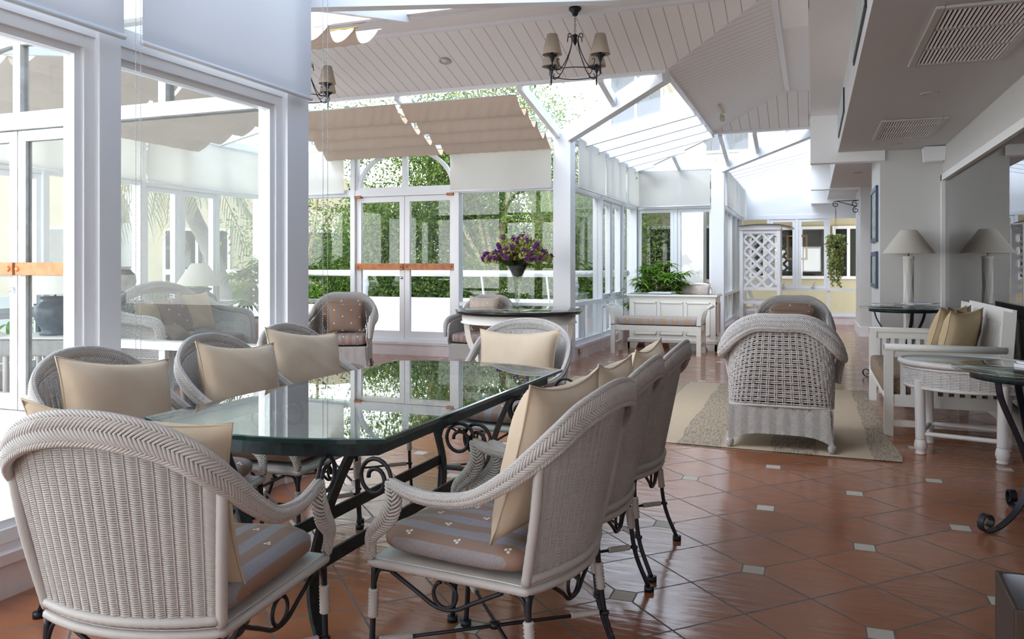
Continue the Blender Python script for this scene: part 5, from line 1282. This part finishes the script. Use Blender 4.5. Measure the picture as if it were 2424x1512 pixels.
# ------------------------------------------------------------------ chandeliers
def chandelier(loc, rz, label, n=4):
    t = empty('chandelier', loc, rz, label=label, cat='chandelier', group='chandeliers with beige shades')
    b = MB(); b.lathe([(0, -.002), (.055, -.002), (.058, -.02), (.03, -.05), (.022, -.075), (0, -.08)], n=20); b.build('ceiling_rose', 'iron', t)
    b = MB()
    for k in range(7):
        z = -.09 - .024 * k; ring = [(.008 * math.cos(a) * (1 if k % 2 else 0), .008 * math.cos(a) * (0 if k % 2 else 1), z + .014 * math.sin(a)) for a in [R(45 * q) for q in range(8)]]; b.sweep(ring, .0022, sides=5, closed=True)
    b.build('chain', 'iron', t)
    b = MB(); b.lathe([(.006, -.24), (.024, -.25), (.026, -.262), (.018, -.27), (.02, -.31), (.012, -.33), (0, -.35)], n=14); b.build('hub', 'iron', t)
    b = MB(); zr = -.60; b.sweep([(.235 * math.cos(a), .235 * math.sin(a), zr) for a in [2 * math.pi * q / 40 for q in range(40)]], .0045, sides=7, closed=True); b.build('ring', 'iron', t)
    for k in range(n):
        a = math.pi / 4 + 2 * math.pi * k / n; ca, sa = math.cos(a), math.sin(a); f = lambda r, z: (r * ca, r * sa, z)
        b = MB(); b.sweep(cr([f(.095, -.295), f(.09, -.262), f(.065, -.25), f(.04, -.275), f(.045, -.34), f(.085, -.44), f(.15, -.545), f(.215, -.60), f(.265, -.608), f(.272, -.575), f(.255, -.56)], 5), .0042, sides=7)
        b.sweep(cr([f(.175, -.575), f(.21, -.565), f(.235, -.535), f(.228, -.505), f(.205, -.51)], 4), .0035, sides=6); b.sweep([f(.19, -.6), f(.305, -.598)], .004, sides=6); arm = b.build('arm', 'iron', t)
        c = (.30 * ca, .30 * sa, 0)
        b = MB(); b.lathe([(0, -.665), (.006, -.655), (.009, -.62), (.006, -.60), (.008, -.585), (.0065, -.57), (.0065, -.55), (.012, -.54), (.017, -.525), (.022, -.51), (.05, -.492), (.05, -.487), (.012, -.485), (.010, -.46), (0, -.45)], c, 16); cd = b.build('candle_holder', 'iron', t)
        b = MB(); b.lathe([(.088, -.485), (.046, -.305), (.0445, -.305), (.0865, -.485)], c, 28, cap=False); b.build('lamp_shade', 'shade_beige', t)
        b = MB(); b.lathe([(.003, -.46), (.003, -.295), (0, -.29)], c, 6)
        for q in range(3): aa = R(120 * q); b.sweep([(c[0], c[1], -.46), (c[0] + .085 * math.cos(aa), c[1] + .085 * math.sin(aa), -.475)], .0015, sides=4)
        b.build('shade_frame', 'iron', cd)
chandelier((-2.02, 6.97, Z2 - .0), R(19), 'whole chandelier with four beige shades over the middle of the room')
chandelier((-4.95, 7.02, Z2 - .0), R(33), 'chandelier partly hidden by the wide white post')

# ------------------------------------------------------------------ ceiling fittings
def downlight(loc, nrm, label, warm=False):
    b = MB(); b.lathe([(.065, 0), (.068, -.004), (.055, -.010), (.045, -.004), (.045, .0)], n=28, cap=False)
    t = empty('downlight', loc, label=label, cat='downlight', group='recessed ceiling downlights')
    b.build('trim_ring', 'vent_metal', t); b = MB(); b.lathe([(0, -.002), (.046, -.003), (.046, .012), (0, .012)], n=24); b.build('lens', 'light_lens', t)
    q = Vector((0, 0, -1)).rotation_difference(Vector(nrm).normalized()); t.rotation_mode = 'QUATERNION'; t.rotation_quaternion = q
s0 = (Z2 - Z1) / (D2 - D1)
downlight((-3.66, 7.66, Z1 + (YN - D1 - 7.66) * s0 - .006), (0, -s0, -1), 'downlight in the boarded slope left of the whole chandelier')
downlight((-3.88, 6.30, Z1 + (6.30 - YS - D1) * s0 - .006), (0, s0, -1), 'downlight near the top edge on the nearer boarded slope')
downlight((.86, 6.95, ZD - .001), (0, 0, -1), 'downlight between the two ceiling grilles')
downlight((.87, 9.75, ZD - .001), (0, 0, -1), 'small downlight beyond the smaller ceiling grille')
downlight((.62, 12.6, ZD - .001), (0, 0, -1), 'downlight in the far stretch of dropped ceiling')
def grille(x0, x1, y0, y1, label):
    t = empty('ceiling_grille', ((x0 + x1) / 2, (y0 + y1) / 2, ZD), label=label, cat='vent', group='ceiling air grilles'); w = (x1 - x0) / 2; l = (y1 - y0) / 2; fr_ = .045
    b = MB(); b.box((-w, -l, -.02), (-w + fr_, l, -.001)); b.box((w - fr_, -l, -.02), (w, l, -.001)); b.box((-w + fr_, -l, -.02), (w - fr_, -l + fr_, -.001)); b.box((-w + fr_, l - fr_, -.02), (w - fr_, l, -.001)); bevel(b.build('grille_frame', 'vent_metal', t), .006)
    b = MB(); b.box((-w + fr_, -l + fr_, -.003), (w - fr_, l - fr_, -.001)); b.build('duct_shade_sheet', 'duct_shade', t)  # dark sheet stands in for the shade inside the duct
    for k in (1, 2): b = MB(); yy = -l + 2 * l * k / 3; b.box((-w + fr_, yy - .012, -.016), (w - fr_, yy + .012, -.004)); b.build('cross_bar', 'vent_metal', t)
    n = 21
    for k in range(n): x = -w + fr_ + (2 * w - 2 * fr_) * (k + .5) / n; b = MB(); b.bar((x, -l + fr_, -.011), (x, l - fr_, -.011), .013, .005, (.5, 0, 1)); b.build('louvre', 'plaster', t)
grille(.60, 1.16, 4.62, 5.93, 'large louvred air grille in the dropped ceiling, nearest the viewer')
grille(.60, 1.16, 8.10, 9.30, 'smaller-looking louvred air grille farther along the dropped ceiling')
for (a, c, lab) in ((4.9, 6.3, 'slim side grille high on the soffit edge, nearer one'), (8.2, 9.85, 'slim side grille high on the soffit edge, farther one')):
    t = empty('side_grille', (XI, 0, 0), label=lab, cat='vent', group='side air grilles')
    b = MB(); b.box((-.012, a, 2.69), (-.001, c, 2.93)); b.build('grille_frame', 'iron_patina', t); b = MB(); b.box((-.016, a + .02, 2.71), (-.012, c - .02, 2.91))
    b.build('grille_face', 'side_vent', t)
t = empty('wall_speaker', (1.29, 10.10, 2.575), label='white speaker under the ceiling in the corner above the lamp', cat='speaker')
b = MB(); b.prism([(-.09, -.06, -.15), (.09, -.06, -.15), (.10, -.07, -.02), (-.10, -.07, -.02)], (0, .14, 0)); bevel(b.build('speaker_body', 'white_paint', t), .015)
b = MB(); b.box((-.03, .07, -.08), (.03, .20, -.05)); b.build('bracket', 'iron', t)
t = empty('track_spotlight', (-1.13, 10.85, 3.30), label='small cream spotlight on a short track on the sloping boards', cat='spotlight')
b = MB(); b.bar((0, -.25, .015), (0, .30, .015), .035, .03, (-s0, 0, 1)); b.build('track', 'outlet_cream', t)
b = MB(); b.sweep([(-.03, .27, 0), (-.035, .27, -.05), (-.035, .35, -.05)], .006, sides=6); b.lathe([(0, -.10), (.032, -.10), (.036, -.04), (.02, -.015), (0, -.01)], (-.02, .33, 0), 16); b.build('spot_head', 'outlet_cream', t)
b = MB(); b.box((-.25, 6.9, 3.42), (-.03, 7.75, Z2)); b.build('duct_box', 'plaster', label='pale boxed duct under the flat ceiling beside the soffit', cat='duct')

# pictures on the narrow wall face
for (z0, z1, lab) in ((1.52, 2.20, 'upper dark-framed picture seen edge-on on the narrow wall'), (.95, 1.40, 'lower dark-framed picture seen edge-on on the narrow wall')):
    t = empty('framed_picture', (.749, 0, 0), label=lab, cat='picture', group='framed pictures on the narrow wall')
    ya, yb2 = 10.55, 11.45; b = MB(); fw = .05
    b.box((-.03, ya, z0), (0, yb2, z0 + fw)); b.box((-.03, ya, z1 - fw), (0, yb2, z1)); b.box((-.03, ya, z0 + fw), (0, ya + fw, z1 - fw)); b.box((-.03, yb2 - fw, z0 + fw), (0, yb2, z1 - fw)); b.build('picture_frame', 'frame_blue', t)
    b = MB(); b.box((-.015, ya + fw, z0 + fw), (0, yb2 - fw, z1 - fw)); b.build('picture_print', 'picture_paper', t)
# bracket and hanging plant
t = empty('wall_bracket', (.757, 15.4, 2.18), label='black scrolled iron bracket on the far pier', cat='bracket')
b = MB()
def tube2(pts, r=.007): b.sweep([(p[0], 0, p[1]) for p in pts], r, sides=6)
def spir(cx, cz, r0, r1, a0, a1, n=22): return [(cx + (r0 + (r1 - r0) * k / n) * math.cos(R(a0 + (a1 - a0) * k / n)), cz + (r0 + (r1 - r0) * k / n) * math.sin(R(a0 + (a1 - a0) * k / n))) for k in range(n + 1)]
tube2([(.025, .22), (.025, -.06)]); tube2([(.025, .205), (-.36, .195)]); tube2([(-.34, .195), (.0, .09)])
tube2(spir(-.36, .14, .055, .015, 90, 540)); tube2(spir(-.04, .14, .06, .02, 60, 470)); tube2(spir(-.03, .03, .055, .018, 90, 500)); b.build('ironwork', 'iron', t)
t = empty('hanging_plant', (.397, 15.4, 2.272), label='trailing variegated plant hanging from the iron bracket', cat='plant')
b = MB()
for dx in (-.05, .05, 0): b.sweep(cr([(0, 0, 0), (dx * .2, 0, -.2), (dx, (0 if dx else .05), -.62)], 4), .0025, sides=4)
b.build('hanger', 'iron', t)
b = MB(); b.lathe([(0, -.74), (.07, -.73), (.10, -.62), (.09, -.62), (0, -.63)], n=20); b.build('pot', 'dark_green', t)
rs = np.random.RandomState(8); n = 1700; a = rs.rand(n) * 6.28; hh = rs.rand(n) ** 1.1; rr = .17 * (1 - .25 * hh) * np.sqrt(rs.rand(n)); strand = np.round(a * 3) / 3; keep = .45 + .55 * np.abs(np.sin(strand * 7.3))
pts = np.stack([rr * np.cos(a), rr * np.sin(a), -.50 - hh * .92 * keep], 1); foliage('leaves', 'ivy_leaf', pts, .05, t, 3, .6, .5, kind='stuff')
# outlet on the curb
b = MB(); b.box((XA + .105, 10.02, .06), (XA + .118, 10.12, .15)); b.build('wall_outlet', 'outlet_cream', label='cream socket plate on the low curb by the corner post', cat='socket')

# ------------------------------------------------------------------ terrace and garden outside
b = MB(); b.box((-30, -12, -.3), (-7.75, 13.3, -.04)); b.box((-7.75, -12, -.3), (-2.98, 3.9, -.04)); b.box((-7.75, 9.85, -.3), (-3.05, 13.3, -.04)); b.box((-3.05, 13.95, -.3), (-1.5, 18, -.04)); b.box((-30, 13.3, -1.6), (12, 45, -1.3)); b.box((-30, 13.1, -1.6), (-3, 13.3, -.04)); b.box((-3.05, 17.95, -.3), (8, 20.5, -.04)); b.box((-7.0, 13.3, -.3), (-3.05, 17.6, -.04))
struct('floor_terrace', b, 'concrete')
Pw = Wall((-8.05, 12.45), (-3.55, 12.45)); b = MB(); Pw.box(b, 0, Pw.L, -.04, .66, 0, .2); Pw.box(b, 0, Pw.L, -.04, .06, -.1, .2)
b.build('parapet', 'white_paint', label='low white parapet of the terrace beyond the arched doors', cat='parapet')
P2 = Wall((-3.55, 12.45), (-2.95, 13.9)); b = MB(); P2.box(b, 0, P2.L, -.04, .66, 0, .2); b.build('parapet', 'white_paint', label='short angled parapet right of the round black table, outside', cat='parapet')
def railing(pts, label, zt=1.09, posts_=()):
    t = empty('terrace_railing', (0, 0, 0), label=label, cat='railing'); b = MB(); b.sweep([(p[0], p[1], zt) for p in pts], .055, sides=12); b.build('handrail', 'white_paint', t)
    for (x, yy, dx) in posts_: b = MB(); b.bar((x + dx, yy, .45), (x, yy, zt), .05, .02); b.build('rail_post', 'white_paint', t)
railing([(-12, 12.3), (-3.55, 12.3), (-3.0, 13.6)], 'white tubular handrail along the terrace beyond the arched doors', posts_=[(-6.6, 12.3, .05), (-5.2, 12.3, .08), (-4.05, 12.3, .07), (-3.6, 12.3, -.05)])
railing([(-12.6, -4), (-12.6, 12.3)], 'white tubular handrail at the far left side of the terrace', posts_=[(-12.6, q, 0) for q in (1, 3.5, 6, 8.5, 11)])
b = MB(); b.box((-13.0, -4, -.04), (-12.8, 12.6, .7)); b.build('parapet', 'white_paint', label='long white parapet at the far left beyond the bay', cat='parapet')
for (x, yy, z, lab) in ((-7.62, 12.55, .66, 'white louvred bollard light left of the arched doors'), (-3.68, 12.6, .66, 'white louvred bollard light behind the flower vase')):
    t = empty('bollard_light', (x, yy, z), label=lab, cat='light', group='bollard lights'); b = MB()
    b.lathe([(0, -.0), (.075, 0), (.075, .10), (.09, .11), (.075, .13), (.09, .15), (.075, .17), (.095, .20), (.095, .25), (.075, .28), (.09, .30), (.075, .32), (.075, .38), (0, .385)], n=24); b.build('bollard_body', 'white_paint', t)
# planter with hedge in front of the bay
b = MB(); b.box((-12.4, 11.9, -.04), (-8.1, 12.3, .50)); b.box((-12.4, 11.9, .5), (-8.08, 12.3, .54)); b.build('stone_planter', 'concrete_ledge', label='long pale planter ledge below the hedge, left of the arched doors', cat='planter')
b = MB(); b.box((-12.2, 11.2, -.04), (-10.4, 11.9, .40)); b.build('stone_planter', 'concrete_ledge', label='stepped planter ledge behind the bay palm', cat='planter')
rs = np.random.RandomState(1)
def boxpts(n, x0, x1, y0, y1, z0, z1): return np.stack([rs.uniform(x0, x1, n), rs.uniform(y0, y1, n), rs.uniform(z0, z1, n)], 1)
h_ = foliage('flowering_hedge', ['tree_leaf_light', 'tree_leaf', 'palm_leaf'], boxpts(8000, -12.3, -8.15, 11.95, 12.28, .545, .86), .07, None, 5, .55, label='low clipped hedge with yellow flowers on the planter', cat='hedge', kind='stuff')
b = MB()
for k in range(60): p = (rs.uniform(-12.2, -8.2), rs.uniform(11.95, 12.2), rs.uniform(.78, .93)); b.lathe([(0, -.01), (.022, 0), (0, .012)], p, 6)
b.build('yellow_blooms', 'yellow_flower', h_, kind='stuff')

# trees: trunk, limbs and clustered small leaves
def tree(x, yy, h, seed, label, lean=(0, 0), spread=1.6, n=15000, mats=('tree_leaf', 'tree_leaf_light', 'tree_leaf_dark'), leafs=.082, z0=-1.3, low=.25, bark='pale_bark'):
    rnd = random.Random(seed); rs = np.random.RandomState(seed); t = empty('garden_tree', (x, yy, 0), label=label, cat='tree', group='feathery trees beyond the terrace')
    b = MB(); top = Vector((lean[0], lean[1], h)); base = Vector((0, 0, z0)); fork = base.lerp(top, .38)
    b.sweep(cr([base, base.lerp(fork, .5) + Vector((rnd.uniform(-.1, .1), 0, 0)), fork], 5), [.12 - .004 * k for k in range(11)], sides=9); cl = []
    for k in range(9):
        a = rnd.random() * 6.28; r = spread * rnd.uniform(.35, 1); z = z0 + (h - z0) * rnd.uniform(low, 1); tip = Vector((lean[0] * (z / h) + r * math.cos(a), lean[1] + r * math.sin(a) * .8, z)); s_ = base.lerp(fork, rnd.uniform(.5, 1))
        b.sweep(cr([s_, s_.lerp(tip, .5) + Vector((rnd.uniform(-.25, .25), rnd.uniform(-.2, .2), .15)), tip], 5), [.055 - .0045 * q for q in range(11)], sides=6)
        for q in range(5):
            e = s_.lerp(tip, rnd.uniform(.4, 1)); tw = e + Vector((rnd.uniform(-.6, .6), rnd.uniform(-.5, .5), rnd.uniform(-.3, .4))); b.sweep([e, tw], [.012, .004], sides=4); cl.append(tw)
        cl.append(tip)
    b.build('trunk', bark, t)
    cl = np.array([list(c) for c in cl]); n = int(n * 1.7); idx = rs.randint(0, len(cl), n); cen = cl[idx]
    off = rs.normal(size=(n, 3)) * np.array([.34, .28, .22]); off[:, 2] -= np.abs(rs.normal(size=n)) * .10
    foliage('leaves', list(mats), cen + off, leafs, t, seed, .38, .3, kind='stuff'); return t
tree(-8.6, 14.6, 4.6, 1, 'bushy tree left of the arched doors, nearest the bay', (.2, 0), 1.5, 17000, low=.15)
tree(-7.0, 14.9, 5.0, 2, 'leafy tree behind the left leaf of the arched doors', (-.3, 0), 1.5, 17000, low=.2, bark='bark')
tree(-5.7, 14.7, 5.2, 3, 'tree with a pale leaning trunk behind the right door leaf', (-.5, 0), 1.4, 13000)
tree(-4.6, 15.2, 4.2, 4, 'forked pale-trunked tree behind the flower vase', (.1, 0), 1.5, 12000, low=.30, mats=('tree_leaf_light', 'tree_leaf', 'tree_leaf_light'))
tree(-3.9, 16.0, 3.6, 5, 'bright green tree at the right of the window behind the vase', (-.3, 0), 1.1, 9000, low=.35, mats=('tree_leaf_light', 'tree_leaf_light', 'tree_leaf'))
tree(-9.9, 13.6, 4.4, 6, 'wispy tree beside the leaning palm trunk outside the bay', (.2, 0), 1.0, 6000, low=.25)
t = empty('garden_shrub', (-6.0, 14.3, 0), label='dense low shrubs just beyond the terrace parapet', cat='shrub')
foliage('leaves', ['tree_leaf_dark', 'tree_leaf'], np.stack([rs.uniform(-3.2, 2.2, 9000), rs.normal(size=9000) * .3, rs.uniform(-1.2, 1.15, 9000)], 1) * np.array([1, 1, .8]), .10, t, 9, .4, .2, kind='stuff')

for (x_, y_, h_2, sd_, lab_) in ((-7.9, 17.8, 4.0, 21, 'dense dark tree far behind the arched doors, leftmost'), (-5.6, 19.5, 3.7, 22, 'dense dark tree far behind the right door leaf'), (-10.2, 17.0, 4.2, 23, 'dense tree far behind the hedge, left of the doors')):
    tree(x_, y_, h_2, sd_, lab_, (0, 0), 1.9, 15000, mats=('tree_leaf_dark', 'tree_leaf'), leafs=.12, low=.1, bark='bark')
# leaning palm outside the bay
t = empty('leaning_palm', (-9.6, 10.6, 0), label='leaning palm with shaggy hanging fronds outside the bay', cat='palm tree'); b = MB()
pts = cr([(.30, .3, -.04), (.25, .25, .9), (.05, .1, 1.6), (-.25, 0, 2.3), (-.35, -.1, 3.3)], 8); b.sweep(pts, [.13 + .012 * math.sin(3 * i) for i in range(len(pts))], sides=12); b.build('trunk', 'palm_bark', t)
rnd = random.Random(3); lf1 = MB(); lf2 = MB()
for k in range(22):
    a = rnd.random() * 6.28 if k > 8 else R(rnd.uniform(150, 330)); L = rnd.uniform(1.1, 1.9); c = Vector(pts[-1]) + Vector((0, 0, -.1)); d = Vector((math.cos(a), math.sin(a), rnd.uniform(-.1, .6))).normalized(); mb = lf2 if k % 6 == 0 else lf1
    rib = [c + d * (L * q / 10) + Vector((0, 0, -.9 * L * (q / 10) ** 2)) for q in range(11)]; mb.sweep(rib, .008, sides=4)
    for q in range(2, 11):
        for z in range(3):
            p = rib[q - 1].lerp(rib[q], z / 3); sd = d.cross(Vector((0, 0, 1))).normalized()
            for sg in (-1, 1): mb.blade(p, sd * sg * .6 + d * .5 + Vector((0, 0, -.6)), rnd.uniform(.25, .42), .02, .8, n=3)
lf1.build('fronds', 'frond_leaf', t, kind='stuff'); lf2.build('dry_fronds', 'frond_orange', t, kind='stuff')
# spiky plants in the far left
t = empty('agave_clump', (-8.8, 6.6, -.04), label='spiky green plants outside the bay, low behind the urn lamp', cat='plant'); b = MB()
for k in range(50): a = rnd.random() * 6.28; c = (rnd.uniform(-.3, .3), rnd.uniform(-1.2, 1.2), .45); b.blade(c, (math.cos(a), math.sin(a), rnd.uniform(.5, 1.4)), rnd.uniform(.3, .55), .05, .3)
b.build('leaves', 'palm_leaf', t, kind='stuff'); b = MB(); b.box((-.5, -1.5, 0), (.5, 1.5, .48)); b.build('planter_box', 'concrete_ledge', t)

# buildings
def house_window(mb_parent, wall, u0, u1, z0, z1, split=True, d=-.03):
    b = MB(); wall.frame(b, u0, u1, z0, z1, .07, d - .03, d + .03)
    if split: wall.box(b, (u0 + u1) / 2 - .035, (u0 + u1) / 2 + .035, z0 + .07, z1 - .07, d - .028, d + .028)
    f_ = b.build('window', 'white_paint', mb_parent); b = MB(); wall.box(b, u0 + .07, u1 - .07, z0 + .07, z1 - .07, d - .005, d + .005); b.build('pane', 'dark_window', f_)
    b = MB(); wall.box(b, u0 + .07, u1 - .07, z0 + .07, z1 - .07, d + .06, d + .07); b.build('curtain', 'louver', f_)
t = empty('garden_building', (0, 0, 0), label='yellow wing with tall windows seen past the desk corner', cat='building')
Wy = Wall((-6.2, 17.6), (-1.9, 17.6)); b = MB(); Wy.box(b, 0, Wy.L, -.3, 3.0, 0.12, .4); Wy.box(b, 0, Wy.L, 2.9, 3.05, -1.3, .4); b.build('wall', 'yellow_wall', t)  # the deep eave is added to shade the yellow wall
for u in (.5, 1.9, 2.75, 3.5): house_window(t, Wy, u, u + .75, .85, 2.1, False, d=.08)
b = MB()
for u in (3.62,): Wy.box(b, u, u + .62, -.3, 3.6, -2.0, -1.5)
b.build('column', 'white_paint', t)
t = empty('neighbour_building', (0, 0, 0), label='pale yellow wall with dark windows outside the far end windows', cat='building')
Wz = Wall((-1.8, 20.3), (6, 20.3)); b = MB(); Wz.box(b, 0, Wz.L, -.3, 3.6, .05, .4); Wz.box(b, -1, Wz.L, 3.0, 3.15, -2.35, .4); b.build('wall', 'yellow_wall', t)  # wide roof slab over the passage is added to keep this wall in shade
for (a, c) in ((.02, .75), (.95, 2.15), (2.25, 2.95)): house_window(t, Wz, a, c, .90, 2.15, True)
b = MB(); Wz.frame(b, 1.22, 1.7, 1.35, 1.95, .05, -.09, -.05); b.build('frame_reflection', 'reflected_gold', t)  # reflection of a picture in the window, modelled as a dark gold frame
t = empty('tall_building', (0, 0, 0), label='tall beige building seen up through the roof glass', cat='building')
Wt2 = Wall((-6.6, 24.5), (8, 24.5)); b = MB(); Wt2.box(b, 0, Wt2.L, -1.5, 8.5, .1, 3); b.build('wall', 'beige_wall', t)
for u in (.6, 3.2, 5.8, 8.4): house_window(t, Wt2, u, u + 1.7, 4.6, 7.4, True, d=.06)
for u in (1.2, 3.0, 4.6): house_window(t, Wt2, u, u + 1.2, .3, 2.6, True, d=.06)
t = empty('arched_building', (0, 0, 0), label='beige building with arched roof line seen far left through two glass walls', cat='building')
Wa = Wall((-26.5, 9.5), (-12.5, 20.5))
for k in range(5):
    u0 = .5 + k * 3.7; poly = [(u0, -1), (u0 + 3.3, -1), (u0 + 3.3, 2.9)] + [(u0 + 1.65 + 1.65 * math.cos(R(a)), 2.9 + .9 * math.sin(R(a))) for a in range(15, 180, 15)] + [(u0, 2.9)]
    q = Wa.n * 2.2; b = MB(); b.prism([Wa.p(a, 0, z) for a, z in poly], (q.x, q.y, 0)); b.build('gable', 'beige_wall', t); house_window(t, Wa, u0 + .75, u0 + 2.5, .55, 2.25, True, d=-.05)
b = MB(); Wa.box(b, -1, Wa.L + 1, -1.5, 2.4, .6, 2.4); b.build('wall', 'white_paint', t)
